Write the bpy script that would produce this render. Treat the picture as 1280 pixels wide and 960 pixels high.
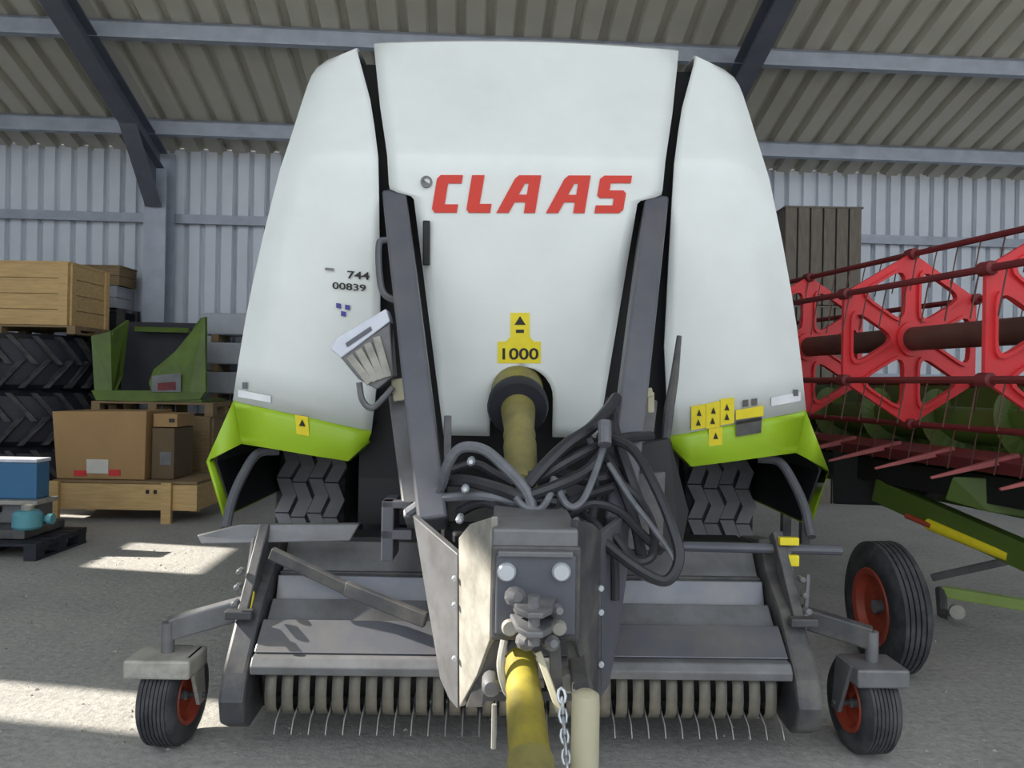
import bpy, bmesh, math, random
from mathutils import Vector, Matrix
random.seed(7)
R = math.radians
scn = bpy.context.scene
for o in list(bpy.data.objects):
    bpy.data.objects.remove(o)
col = scn.collection

# ------------------------------------------------------------------ camera, sky, sun, exposure
CAMH, FOC, ROLL = 1.5, 1000.0, R(1.0)
cam = bpy.data.objects.new('camera', bpy.data.cameras.new('camera'))
col.objects.link(cam)
cam.data.sensor_width = 36.0
cam.data.lens = FOC / 1280 * 36
cam.data.clip_start = 0.05
cam.data.clip_end = 300
cam.matrix_world = Matrix.Translation((0, 0, CAMH)) @ Matrix.Rotation(R(90), 4, 'X') @ Matrix.Rotation(ROLL, 4, 'Z')
scn.camera = cam

world = bpy.data.worlds.new('sky')
scn.world = world
world.use_nodes = True
bgn = world.node_tree.nodes['Background']
bgn.inputs[0].default_value = (0.86, 0.93, 1.0, 1)
bgn.inputs[1].default_value = 1.0

SUN_EL, SUN_AZ = R(33), R(-10)          # light travels towards +x, a little towards the camera
SUND = Vector((math.cos(SUN_EL) * math.cos(SUN_AZ), math.cos(SUN_EL) * math.sin(SUN_AZ), -math.sin(SUN_EL)))
sl = bpy.data.lights.new('sun', 'SUN')
sl.energy = 7.0
sl.angle = R(0.6)
sl.color = (1.0, 0.93, 0.82)
sun = bpy.data.objects.new('sun', sl)
col.objects.link(sun)
sun.rotation_euler = SUND.to_track_quat('-Z', 'Y').to_euler()
sun.location = (-20, 3, 12)

vs = scn.view_settings
vs.view_transform = 'Standard'
vs.look = 'None'
vs.gamma = 1.0
vs.use_curve_mapping = False
vs.exposure = 0.72

# ------------------------------------------------------------------ helpers
def lin(c):
    out = []
    for x in c:
        x /= 255.0
        out.append(x / 12.92 if x <= 0.04045 else ((x + 0.055) / 1.055) ** 2.4)
    return out

MATS = {}
def mat(name, rgb, rough=0.6, metal=0.0, var=0.12, scale=6.0, bump=0.0, bscale=None, dirt=None, dirt_amt=0.4, dirt_scale=3.0, stretch=None, spec=0.5):
    """principled paint / metal / wood with noise colour variation, optional dirt patches and fine bump (object coordinates)"""
    if name in MATS:
        return MATS[name]
    m = bpy.data.materials.new(name)
    m.use_nodes = True
    nt = m.node_tree
    bs = nt.nodes['Principled BSDF']
    L = lin(rgb)
    tc = nt.nodes.new('ShaderNodeTexCoord')
    src = tc.outputs['Object']
    if stretch:
        mp = nt.nodes.new('ShaderNodeMapping')
        mp.inputs['Scale'].default_value = stretch
        nt.links.new(src, mp.inputs['Vector'])
        src = mp.outputs['Vector']
    nz = nt.nodes.new('ShaderNodeTexNoise')
    nz.inputs['Scale'].default_value = scale
    nz.inputs['Detail'].default_value = 6
    nt.links.new(src, nz.inputs['Vector'])
    cr = nt.nodes.new('ShaderNodeValToRGB')
    cr.color_ramp.elements[0].position = 0.3
    cr.color_ramp.elements[1].position = 0.7
    cr.color_ramp.elements[0].color = (*[max(0, x * (1 - var)) for x in L], 1)
    cr.color_ramp.elements[1].color = (*[min(1, x * (1 + var)) for x in L], 1)
    nt.links.new(nz.outputs['Fac'], cr.inputs['Fac'])
    out = cr.outputs['Color']
    if dirt:
        n2 = nt.nodes.new('ShaderNodeTexNoise')
        n2.inputs['Scale'].default_value = dirt_scale
        n2.inputs['Detail'].default_value = 8
        n2.inputs['Roughness'].default_value = 0.65
        nt.links.new(src, n2.inputs['Vector'])
        r2 = nt.nodes.new('ShaderNodeValToRGB')
        r2.color_ramp.elements[0].position = 0.42
        r2.color_ramp.elements[1].position = 0.72
        r2.color_ramp.elements[0].color = (0, 0, 0, 1)
        r2.color_ramp.elements[1].color = (dirt_amt, dirt_amt, dirt_amt, 1)
        nt.links.new(n2.outputs['Fac'], r2.inputs['Fac'])
        mx = nt.nodes.new('ShaderNodeMix')
        mx.data_type = 'RGBA'
        nt.links.new(r2.outputs['Color'], mx.inputs['Factor'])
        nt.links.new(out, mx.inputs['A'])
        mx.inputs['B'].default_value = (*lin(dirt), 1)
        out = mx.outputs['Result']
    nt.links.new(out, bs.inputs['Base Color'])
    bs.inputs['Roughness'].default_value = rough
    bs.inputs['Metallic'].default_value = metal
    bs.inputs['Specular IOR Level'].default_value = spec
    if bump:
        n3 = nt.nodes.new('ShaderNodeTexNoise')
        n3.inputs['Scale'].default_value = bscale or scale * 6
        n3.inputs['Detail'].default_value = 5
        nt.links.new(src, n3.inputs['Vector'])
        b = nt.nodes.new('ShaderNodeBump')
        b.inputs['Strength'].default_value = bump
        b.inputs['Distance'].default_value = 0.02
        nt.links.new(n3.outputs['Fac'], b.inputs['Height'])
        nt.links.new(b.outputs['Normal'], bs.inputs['Normal'])
    MATS[name] = m
    return m

def pt(px, py, Y):
    """world point seen at photo pixel (px, py) when it stands Y metres in front of the camera"""
    u, v = px - 640.0, py - 480.0
    c, s = math.cos(ROLL), math.sin(ROLL)
    u0, v0 = u * c + v * s, -u * s + v * c
    return Vector((u0 * Y / FOC, Y, CAMH - v0 * Y / FOC))

def empty(name, loc, rz=0.0):
    o = bpy.data.objects.new(name, None)
    col.objects.link(o)
    o.location = loc
    o.rotation_euler = (0, 0, rz)
    o['origin'] = [float(x) for x in loc]
    return o

def tag(o, label=None, cat=None, group=None, kind=None):
    if label: o['label'] = label
    if cat: o['category'] = cat
    if group: o['group'] = group
    if kind: o['kind'] = kind
    return o

def root_of(o):
    while o.parent:
        o = o.parent
    return o

class MB:
    def __init__(s):
        s.v, s.f = [], []
    def add(s, vs, fs):
        n = len(s.v)
        s.v += [Vector(p) for p in vs]
        s.f += [tuple(i + n for i in f) for f in fs]
        return s
    def box(s, x0, x1, y0, y1, z0, z1):
        v = [(x, y, z) for x in (x0, x1) for y in (y0, y1) for z in (z0, z1)]
        return s.add(v, [(0, 1, 3, 2), (4, 6, 7, 5), (0, 4, 5, 1), (2, 3, 7, 6), (0, 2, 6, 4), (1, 5, 7, 3)])
    def hexa(s, pts):
        """8 points: bottom 4 (ccw) then top 4"""
        return s.add(pts, [(3, 2, 1, 0), (4, 5, 6, 7), (0, 1, 5, 4), (1, 2, 6, 5), (2, 3, 7, 6), (3, 0, 4, 7)])
    def beam(s, p0, p1, w, h, up=(0, 0, 1), w1=None, h1=None):
        p0, p1, up = Vector(p0), Vector(p1), Vector(up)
        d = (p1 - p0).normalized()
        sx = d.cross(up)
        if sx.length < 1e-5: sx = d.cross(Vector((1, 0, 0)))
        sx.normalize()
        sz = sx.cross(d).normalized()
        w1 = w if w1 is None else w1
        h1 = h if h1 is None else h1
        a = [p0 - sx * w / 2 - sz * h / 2, p0 + sx * w / 2 - sz * h / 2, p0 + sx * w / 2 + sz * h / 2, p0 - sx * w / 2 + sz * h / 2]
        b = [p1 - sx * w1 / 2 - sz * h1 / 2, p1 + sx * w1 / 2 - sz * h1 / 2, p1 + sx * w1 / 2 + sz * h1 / 2, p1 - sx * w1 / 2 + sz * h1 / 2]
        return s.hexa(a + b)
    def tube(s, pts, r, n=8):
        pts = [Vector(p) for p in pts]
        rows = []
        d0 = (pts[1] - pts[0]).normalized()
        nrm = d0.orthogonal().normalized()
        for i, p in enumerate(pts):
            if i == 0: d = d0
            elif i == len(pts) - 1: d = (pts[i] - pts[i - 1]).normalized()
            else: d = ((pts[i + 1] - p).normalized() + (p - pts[i - 1]).normalized()).normalized()
            nrm = (nrm - d * nrm.dot(d)).normalized()
            bn = d.cross(nrm)
            rr = r[i] if isinstance(r, (list, tuple)) else r
            rows.append([p + nrm * math.cos(2 * math.pi * k / n) * rr + bn * math.sin(2 * math.pi * k / n) * rr for k in range(n)])
        base = len(s.v)
        vs = [q for row in rows for q in row]
        fs = []
        for i in range(len(rows) - 1):
            for k in range(n):
                a, b = i * n + k, i * n + (k + 1) % n
                fs.append((a, b, b + n, a + n))
        fs.append(tuple(reversed(range(n))))
        fs.append(tuple((len(rows) - 1) * n + k for k in range(n)))
        return s.add(vs, fs)
    def lathe(s, c, axis, prof, n=32, closed=False):
        """prof: (radius, along) pairs"""
        c, ax = Vector(c), Vector(axis).normalized()
        e1 = ax.orthogonal().normalized()
        e2 = ax.cross(e1)
        vs = []
        for (r, a) in prof:
            for k in range(n):
                t = 2 * math.pi * k / n
                vs.append(c + ax * a + (e1 * math.cos(t) + e2 * math.sin(t)) * max(r, 1e-4))
        fs = []
        m = len(prof)
        for i in range(m if closed else m - 1):
            j = (i + 1) % m
            for k in range(n):
                k2 = (k + 1) % n
                fs.append((i * n + k, i * n + k2, j * n + k2, j * n + k))
        if not closed:
            fs.append(tuple(reversed(range(n))))
            fs.append(tuple((m - 1) * n + k for k in range(n)))
        return s.add(vs, fs)
    def prism(s, poly, off):
        off = Vector(off)
        a = [Vector(p) for p in poly]
        n = len(a)
        vs = a + [p + off for p in a]
        fs = [tuple(reversed(range(n))), tuple(range(n, 2 * n))]
        fs += [(i, (i + 1) % n, n + (i + 1) % n, n + i) for i in range(n)]
        return s.add(vs, fs)
    def loft(s, rows, closed=False):
        n = len(rows[0])
        vs = [p for r in rows for p in r]
        fs = []
        for i in range(len(rows) - 1):
            for k in range(n if closed else n - 1):
                k2 = (k + 1) % n
                fs.append((i * n + k, i * n + k2, (i + 1) * n + k2, (i + 1) * n + k))
        return s.add(vs, fs)
    def build(s, name, m, parent=None, smooth=False, bevel=0.0, solid=0.0, merge=False, seg=2, origin=None):
        o0 = Vector((0, 0, 0))
        if parent is not None:
            o0 = Vector(root_of(parent).get('origin', (0, 0, 0)))
        if origin is not None:
            o0 = Vector(origin)
        me = bpy.data.meshes.new(name)
        me.from_pydata([tuple(p - o0) for p in s.v], [], s.f)
        bm = bmesh.new()
        bm.from_mesh(me)
        if merge:
            bmesh.ops.remove_doubles(bm, verts=bm.verts, dist=1e-4)
        bmesh.ops.recalc_face_normals(bm, faces=bm.faces)
        bm.to_mesh(me)
        bm.free()
        if smooth:
            me.polygons.foreach_set('use_smooth', [True] * len(me.polygons))
            me.set_sharp_from_angle(angle=R(35))
        me.materials.append(m)
        o = bpy.data.objects.new(name, me)
        col.objects.link(o)
        if parent is not None:
            o.parent = parent
        if origin is not None and parent is None:
            o.location = origin
            o['origin'] = [float(x) for x in origin]
        if solid:
            md = o.modifiers.new('thickness', 'SOLIDIFY')
            md.thickness = solid
            md.offset = 0
        if bevel:
            md = o.modifiers.new('bevel', 'BEVEL')
            md.width = bevel
            md.segments = seg
            md.limit_method = 'ANGLE'
            md.angle_limit = R(40)
        return o

def spline(pts, k=6):
    """Catmull-Rom through the points"""
    P = [Vector(p) for p in pts]
    P = [P[0] * 2 - P[1]] + P + [P[-1] * 2 - P[-2]]
    out = []
    for i in range(1, len(P) - 2):
        for j in range(k):
            t = j / k
            a, b, c, d = P[i - 1], P[i], P[i + 1], P[i + 2]
            out.append(0.5 * ((2 * b) + (c - a) * t + (2 * a - 5 * b + 4 * c - d) * t * t + (3 * b - a - 3 * c + d) * t ** 3))
    out.append(P[-2])
    return out

def interp(x, tab):
    if x <= tab[0][0]: return tab[0][1]
    for (a, fa), (b, fb) in zip(tab, tab[1:]):
        if x <= b:
            return fa + (fb - fa) * (x - a) / (b - a)
    return tab[-1][1]

def place_copy(o, loc, parent):
    c = o.copy()
    col.objects.link(c)
    c.parent = parent
    c.location = loc
    return c

# ------------------------------------------------------------------ materials
M_wall = mat('wall_sheet', (214, 220, 229), 0.45, 0.0, 0.05, 2.0)
M_roof = mat('roof_sheet', (192, 189, 177), 0.6, 0.0, 0.08, 1.5)
M_galv = mat('galvanised_steel', (166, 172, 184), 0.5, 0.25, 0.12, 5)
M_rafter = mat('rafter_steel', (112, 117, 129), 0.5, 0.4, 0.1, 4)
M_white = mat('white_paint', (228, 233, 231), 0.2, 0.0, 0.02, 3, dirt=(196, 196, 184), dirt_amt=0.22, dirt_scale=2.0)
M_green = mat('green_paint', (158, 194, 40), 0.35, 0.0, 0.06, 4)
M_black = mat('black_paint', (26, 27, 30), 0.55, 0.0, 0.2, 8)
M_arm = mat('grey_arm_paint', (86, 88, 97), 0.42, 0.0, 0.08, 5, dirt=(130, 126, 116), dirt_amt=0.25)
M_dark = mat('dark_grey_paint', (66, 67, 71), 0.5, 0.0, 0.15, 6, dirt=(140, 134, 122), dirt_amt=0.45, dirt_scale=5)
M_mid = mat('worn_grey_steel', (118, 119, 122), 0.45, 0.2, 0.12, 5, dirt=(84, 82, 78), dirt_amt=0.6, dirt_scale=8)
M_sheet = mat('polished_pickup_sheet', (112, 114, 122), 0.35, 0.45, 0.1, 3, dirt=(150, 144, 130), dirt_amt=0.5, dirt_scale=4)
M_light = mat('bare_dusty_plate', (172, 169, 160), 0.55, 0.1, 0.12, 4, dirt=(98, 94, 86), dirt_amt=0.65, dirt_scale=9)
M_bolt = mat('zinc_bolt', (200, 205, 212), 0.35, 0.5, 0.05, 10)
M_red = mat('red_logo_print', (212, 52, 36), 0.4, 0, 0.03, 4)
M_yel = mat('yellow_sticker', (236, 216, 40), 0.45, 0, 0.05, 20)
M_blk = mat('black_print', (30, 30, 26), 0.5, 0, 0.05, 10)
M_blue = mat('blue_print', (70, 70, 150), 0.5, 0, 0.05, 10)
M_pto = mat('yellow_plastic_guard', (160, 147, 58), 0.5, 0, 0.12, 10, dirt=(90, 84, 56), dirt_amt=0.6, dirt_scale=8)
M_ptod = mat('dusty_yellow_guard', (140, 132, 74), 0.55, 0, 0.12, 10, dirt=(84, 80, 58), dirt_amt=0.6, dirt_scale=8)
M_hose = mat('rubber_hose', (46, 47, 52), 0.45, 0, 0.2, 20)
M_hosel = mat('grey_hose', (104, 106, 112), 0.45, 0, 0.2, 20)
M_tyre = mat('tyre_rubber', (50, 51, 56), 0.75, 0, 0.2, 12, dirt=(108, 106, 104), dirt_amt=0.5, dirt_scale=6)
M_tread = mat('dusty_tread_rubber', (140, 141, 146), 0.8, 0, 0.12, 12, dirt=(132, 130, 126), dirt_amt=0.5, dirt_scale=6)
M_orange = mat('orange_rim_paint', (164, 64, 42), 0.5, 0, 0.15, 8, dirt=(110, 70, 50), dirt_amt=0.5)
M_cream = mat('cream_jack_paint', (190, 184, 156), 0.5, 0, 0.1, 6, dirt=(120, 116, 96), dirt_amt=0.5)
M_tine = mat('tine_wire', (168, 168, 166), 0.4, 0.6, 0.1, 10)
M_strip = mat('stripper_band', (106, 103, 96), 0.5, 0.3, 0.2, 5, dirt=(170, 162, 140), dirt_amt=0.5, dirt_scale=4)
M_hred = mat('header_red_paint', (222, 52, 58), 0.5, 0, 0.1, 4, dirt=(176, 74, 74), dirt_amt=0.4)
M_hdred = mat('dark_red_steel', (112, 36, 40), 0.55, 0, 0.2, 5)
M_tube = mat('brown_reel_tube', (86, 52, 46), 0.6, 0, 0.15, 5, dirt=(110, 90, 78), dirt_amt=0.5)
M_hfinger = mat('faded_red_finger', (170, 92, 92), 0.5, 0.1, 0.15, 8)
M_hgreen = mat('header_green_paint', (84, 108, 40), 0.55, 0, 0.2, 3, dirt=(70, 74, 44), dirt_amt=0.6)
M_hlgreen = mat('pale_green_paint', (160, 184, 104), 0.5, 0, 0.1, 5)
M_wood = mat('fresh_pine', (206, 172, 118), 0.7, 0, 0.14, 3, stretch=(1.5, 6, 14))
M_woodd = mat('dull_wood', (140, 118, 86), 0.75, 0, 0.18, 4, stretch=(1.5, 6, 14))
M_woodg = mat('weathered_grey_wood', (116, 108, 98), 0.8, 0, 0.2, 3, stretch=(10, 10, 1.5))
M_card = mat('brown_cardboard', (170, 136, 92), 0.8, 0, 0.06, 3)
M_cardd = mat('dark_cardboard', (106, 88, 66), 0.8, 0, 0.1, 4)
M_paper = mat('paper_label', (214, 210, 200), 0.7, 0, 0.05, 10)
M_bcase = mat('blue_painted_case', (58, 110, 150), 0.45, 0, 0.06, 4)
M_teal = mat('teal_pump_paint', (96, 160, 172), 0.4, 0, 0.1, 6)
M_tub = mat('green_sheet_housing', (96, 122, 44), 0.5, 0, 0.15, 4, dirt=(60, 66, 46), dirt_amt=0.5)
M_panelw = mat('pale_grey_panel', (180, 184, 192), 0.5, 0, 0.08, 4)
M_navy = mat('dark_plastic', (34, 36, 46), 0.6, 0, 0.2, 5)

def floor_mat():
    m = bpy.data.materials.new('dusty_concrete')
    m.use_nodes = True
    nt = m.node_tree
    bs = nt.nodes['Principled BSDF']
    tc = nt.nodes.new('ShaderNodeTexCoord')
    def noise(sc, det=8, rough=0.6):
        n = nt.nodes.new('ShaderNodeTexNoise')
        n.inputs['Scale'].default_value = sc
        n.inputs['Detail'].default_value = det
        n.inputs['Roughness'].default_value = rough
        nt.links.new(tc.outputs['Object'], n.inputs['Vector'])
        return n
    def ramp(n, p0, c0, p1, c1):
        r = nt.nodes.new('ShaderNodeValToRGB')
        r.color_ramp.elements[0].position = p0
        r.color_ramp.elements[1].position = p1
        r.color_ramp.elements[0].color = (*lin(c0), 1)
        r.color_ramp.elements[1].color = (*lin(c1), 1)
        nt.links.new(n.outputs['Fac'], r.inputs['Fac'])
        return r
    a = ramp(noise(1.1), 0.32, (150, 150, 149), 0.68, (186, 184, 179))
    b = ramp(noise(28, 6, 0.7), 0.35, (132, 131, 130), 0.66, (206, 202, 193))
    mx = nt.nodes.new('ShaderNodeMix')
    mx.data_type = 'RGBA'
    mx.inputs['Factor'].default_value = 0.42
    nt.links.new(a.outputs['Color'], mx.inputs['A'])
    nt.links.new(b.outputs['Color'], mx.inputs['B'])
    nt.links.new(mx.outputs['Result'], bs.inputs['Base Color'])
    bs.inputs['Roughness'].default_value = 0.88
    bu = nt.nodes.new('ShaderNodeBump')
    bu.inputs['Strength'].default_value = 0.8
    bu.inputs['Distance'].default_value = 0.02
    nt.links.new(noise(16, 10, 0.7).outputs['Fac'], bu.inputs['Height'])
    nt.links.new(bu.outputs['Normal'], bs.inputs['Normal'])
    return m
M_floor = floor_mat()

# ------------------------------------------------------------------ the hall (hall frame: a along the back wall, b from the wall towards the camera)
H0, HYAW = Vector((0, 12.0, 0)), R(3.5)
EAVE, SLOPE = 4.82, 0.325
A0, A1, BF = -9.6, 14.4, 13.6
def hall(o):
    o.location = H0
    o.rotation_euler = (0, 0, HYAW)
    return tag(o, kind='structure')
def roofz(b):
    return EAVE + SLOPE * b

MB().box(-45, 45, -45, 45, -0.3, 0).build('floor', M_floor)
tag(bpy.data.objects['floor'], 'dusty grey concrete floor of the hall', kind='structure')

def ribbed(n, pitch, flat, rise, depth):
    """zig profile (across, out) of a trapezoidal sheet with n ribs"""
    pr = []
    for i in range(n):
        x = i * pitch
        pr += [(x, 0), (x + flat, 0), (x + flat + rise, depth), (x + pitch - rise, depth)]
    pr.append((n * pitch, 0))
    return pr

wall = hall(MB().box(A0, A1, 0.06, 0.10, 0, EAVE + 0.05).build('wall_back', M_wall))
PW = 0.23
sh = MB()
prof = ribbed(4, PW, 0.15, 0.014, 0.06)
sh.loft([[(x, d, z) for x, d in prof] for z in (0.0, EAVE + 0.02)])
s0 = sh.build('wall_sheet', M_wall, wall)
nsh = int((A1 - A0) / (4 * PW))
for i in range(nsh):
    if i == 0:
        s0.location = (A0, 0, 0)
    else:
        place_copy(s0, (A0 + i * 4 * PW, 0, 0), wall)

ceil = MB()
ceil.hexa([(A0, 0.1, roofz(-0.1) + 0.10), (A1, 0.1, roofz(-0.1) + 0.10), (A1, -BF, roofz(BF) + 0.10), (A0, -BF, roofz(BF) + 0.10),
           (A0, 0.1, roofz(-0.1) + 0.14), (A1, 0.1, roofz(-0.1) + 0.14), (A1, -BF, roofz(BF) + 0.14), (A0, -BF, roofz(BF) + 0.14)])
ceiling = hall(ceil.build('ceiling', M_roof))
PR = 0.34
rs = MB()
prof = ribbed(3, PR, 0.2, 0.035, 0.095)
rs.loft([[(x, -b, roofz(b) + d) for x, d in prof] for b in (-0.1, BF)])
r0 = rs.build('roof_sheet', M_roof, ceiling)
nrs = int((A1 - A0) / (3 * PR)) + 1
for i in range(nrs):
    if i == 0:
        r0.location = (A0, 0, 0)
    else:
        place_copy(r0, (A0 + i * 3 * PR, 0, 0), ceiling)

# purlins under the sheets, a girt on the wall, rafters, posts
tn = [0]
def trim(mb, m, label, bevel=0.0):
    tn[0] += 1
    o = hall(mb.build('trim_%d' % tn[0], m, bevel=bevel))
    tag(o, label)
    return o
for i, b in enumerate([0.72, 2.48, 4.2, 5.7, 7.4, 9.1, 10.8, 12.5]):
    zt = roofz(b) - 0.005
    p = MB()
    p.box(A0, A1, -b - 0.02, -b + 0.02, zt - 0.21, zt)
    p.box(A0, A1, -b - 0.09, -b + 0.02, zt - 0.23, zt - 0.20)
    p.box(A0, A1, -b - 0.02, -b + 0.09, zt - 0.03, zt)
    trim(p, M_galv, ['lowest steel purlin next to the back wall', 'second steel purlin up from the back wall'][i] if i < 2 else 'steel roof purlin out of the frame')
for z, lb in ((3.82, 'upper steel girt across the back wall'), (1.7, 'lower steel girt across the back wall')):
    g = MB()
    g.box(A0, A1, -0.10, -0.005, z - 0.06, z + 0.06)
    g.box(A0, A1, -0.12, -0.09, z - 0.075, z - 0.05)
    trim(g, M_galv, lb)
def rafter(a, lb1, lb2, w=0.22):
    b0, b1 = 0.35, BF - 0.1
    r = MB()
    dz = 0.24
    hh = 0.30
    sw = w / 2
    def strip(x0, x1, o0, o1):
        r.hexa([(a + x0, -b0, roofz(b0) - dz - o1), (a + x1, -b0, roofz(b0) - dz - o1), (a + x1, -b1, roofz(b1) - dz - o1), (a + x0, -b1, roofz(b1) - dz - o1),
                (a + x0, -b0, roofz(b0) - dz - o0), (a + x1, -b0, roofz(b0) - dz - o0), (a + x1, -b1, roofz(b1) - dz - o0), (a + x0, -b1, roofz(b1) - dz - o0)])
    strip(-sw, sw, 0, 0.02)
    strip(-0.008, 0.008, 0.02, hh - 0.02)
    strip(-sw, sw, hh - 0.02, hh)
    # haunch at the post
    r.prism([(a - 0.01, -0.35, 4.42), (a - 0.01, -0.55, 3.9), (a - 0.01, -1.5, roofz(1.5) - 0.45), (a - 0.01, -1.2, roofz(1.2) - 0.35)], (0.02, 0, 0))
    r.prism([(a - sw, -0.55, 3.88), (a - sw, -0.57, 3.92), (a - sw, -1.52, roofz(1.5) - 0.47), (a - sw, -1.5, roofz(1.5) - 0.51)], (w, 0, 0))
    trim(r, M_rafter, lb1)
    p = MB()
    p.box(a - 0.15, a + 0.15, -0.18, -0.15, 0, roofz(0.3) - 0.2)
    p.box(a - 0.15, a + 0.15, -0.50, -0.47, 0, roofz(0.5) - 0.55)
    p.box(a - 0.01, a + 0.01, -0.47, -0.18, 0, roofz(0.3) - 0.4)
    p.box(a - 0.2, a + 0.2, -0.56, -0.12, 0, 0.025)
    trim(p, M_galv, lb2)
rafter(-5.08, 'dark steel rafter meeting the post above the crates', 'galvanised steel post behind the green housing')
rafter(2.55, 'dark steel rafter disappearing behind the baler top', 'galvanised steel post hidden behind the baler')
rafter(10.2, 'steel rafter out of the frame', 'steel post out of the frame')

# gable walls; the unseen one on the sun's side has made-up openings that shape the sun patches
def side_wall(name, a, holes):
    """holes: (b0, b1, z0, z1) cut out of the wall plane; built from slabs"""
    bs_ = sorted({0.0, BF} | {h[0] for h in holes} | {h[1] for h in holes})
    m = MB()
    for b0, b1 in zip(bs_, bs_[1:]):
        hs = sorted([h for h in holes if h[0] <= b0 + 1e-6 and h[1] >= b1 - 1e-6], key=lambda h: h[2])
        z = 0.0
        spans = []
        for h in hs:
            spans.append((z, h[2]))
            z = h[3]
        for z0, z1 in spans:
            m.box(a - 0.05, a + 0.05, -b1, -b0, z0, z1)
        m.hexa([(a - 0.05, -b0, z), (a + 0.05, -b0, z), (a + 0.05, -b1, z), (a - 0.05, -b1, z),
                (a - 0.05, -b0, roofz(b0)), (a + 0.05, -b0, roofz(b0)), (a + 0.05, -b1, roofz(b1)), (a - 0.05, -b1, roofz(b1))])
    return hall(m.build(name, M_wall))
def hole_for(pts, a):
    """where sun rays through these lit points cross the gable plane: (b range, z range)"""
    c, s = math.cos(-HYAW), math.sin(-HYAW)
    def h(v): return Vector((v.x * c - v.y * s, v.x * s + v.y * c, v.z))
    d = h(SUND)
    out = []
    for p in pts:
        q = h(Vector(p) - H0)
        t = (q.x - a) / d.x
        w = q - d * t
        out.append((-w.y, w.z))
    return (min(o[0] for o in out), max(o[0] for o in out), min(o[1] for o in out), max(o[1] for o in out))
holesL = [
    hole_for([(-2.6, 3.55, 0), (-2.6, 3.95, 0), (-1.15, 3.55, 0)], A0),
    hole_for([(-3.4, 6.3, 0), (-3.4, 7.2, 0), (-2.4, 7.1, 0)], A0),
    hole_for([(-4.9, 8.55, 0), (-4.9, 8.7, 0), (-3.6, 8.45, 0)], A0),
    hole_for([(-0.55, 3.36, 0), (0.0, 3.05, 0.05), (-0.35, 2.35, 0.5), (-0.35, 3.1, 1.12)], A0),
]
side_wall('wall_left', A0, holesL)
side_wall('wall_right', A1, [(6.0, BF, 2.5, 5.5)])

# ------------------------------------------------------------------ the baler
BX = 0.05
bal = empty('square_baler', (BX, 3.9, 0), R(0.8))
tag(bal, 'large white and lime green square baler with red lettering on its hood', 'baler')
YV = [(-418, 4.15), (-330, 3.912), (-292, 3.822), (-280, 3.803), (-268, 3.80), (65, 3.98), (110, 4.0)]
def Yv(v): return interp(v, YV)
def bp(half, v, dy=0.0, Y=None):
    """baler point: half = pixels off the centre line, v = pixels under the horizon, at the hood's depth there"""
    y = (Yv(v) if Y is None else Y) + dy
    return Vector((BX + half * y / FOC, y, CAMH - v * y / FOC))
def crown(half): return 0.05 * (half / 190.0) ** 2

# hood
hw = [(-418, 190), (-340, 182), (-280, 173), (-243, 170), (-238, 168), (-232, 143), (-228, 139), (65, 96)]
def hole(v):
    if v < -22: return 0.0
    if v < 17: return math.sqrt(max(0, 1 - ((17 - v) / 39.0) ** 2)) * 39.0
    return 39.0
vsr = [-418, -395, -370, -340, -320, -305, -295, -287, -280, -273, -266, -258, -246, -240, -236, -232, -228, -200, -160, -120, -80, -50, -22.01, -21.5, -19, -15, -9, 0, 8, 17, 35, 50, 65]
rowsL, rowsR = [], []
for v in vsr:
    w, h = interp(v, hw), hole(v)
    ar = lambda q: v - (7 * (1 - (q / w) ** 2) * (-340 - v) / 78 if v < -340 else 0)
    rowsL.append([bp(-w + (w - h) * t / 10, ar(-w + (w - h) * t / 10), crown(-w + (w - h) * t / 10)) for t in range(11)])
    rowsR.append([bp(h + (w - h) * t / 10, ar(h + (w - h) * t / 10), crown(h + (w - h) * t / 10)) for t in range(11)])
def top_rows(rows):
    r = rows[0]
    ext = []
    for (y, dz) in ((0.04, 0.022), (0.12, 0.045), (0.3, 0.06), (1.2, 0.03), (3.4, -0.15)):
        ext.append([Vector((p.x, p.y + y, p.z + dz)) for p in r])
    return list(reversed(ext)) + rows
hood = MB()
hood.loft(top_rows(rowsL))
hood.loft(top_rows(rowsR))
hd = hood.build('front_hood', M_white, bal, smooth=True, solid=0.024, merge=True)
tag(hd, 'smooth white centre hood with arched opening')

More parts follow.
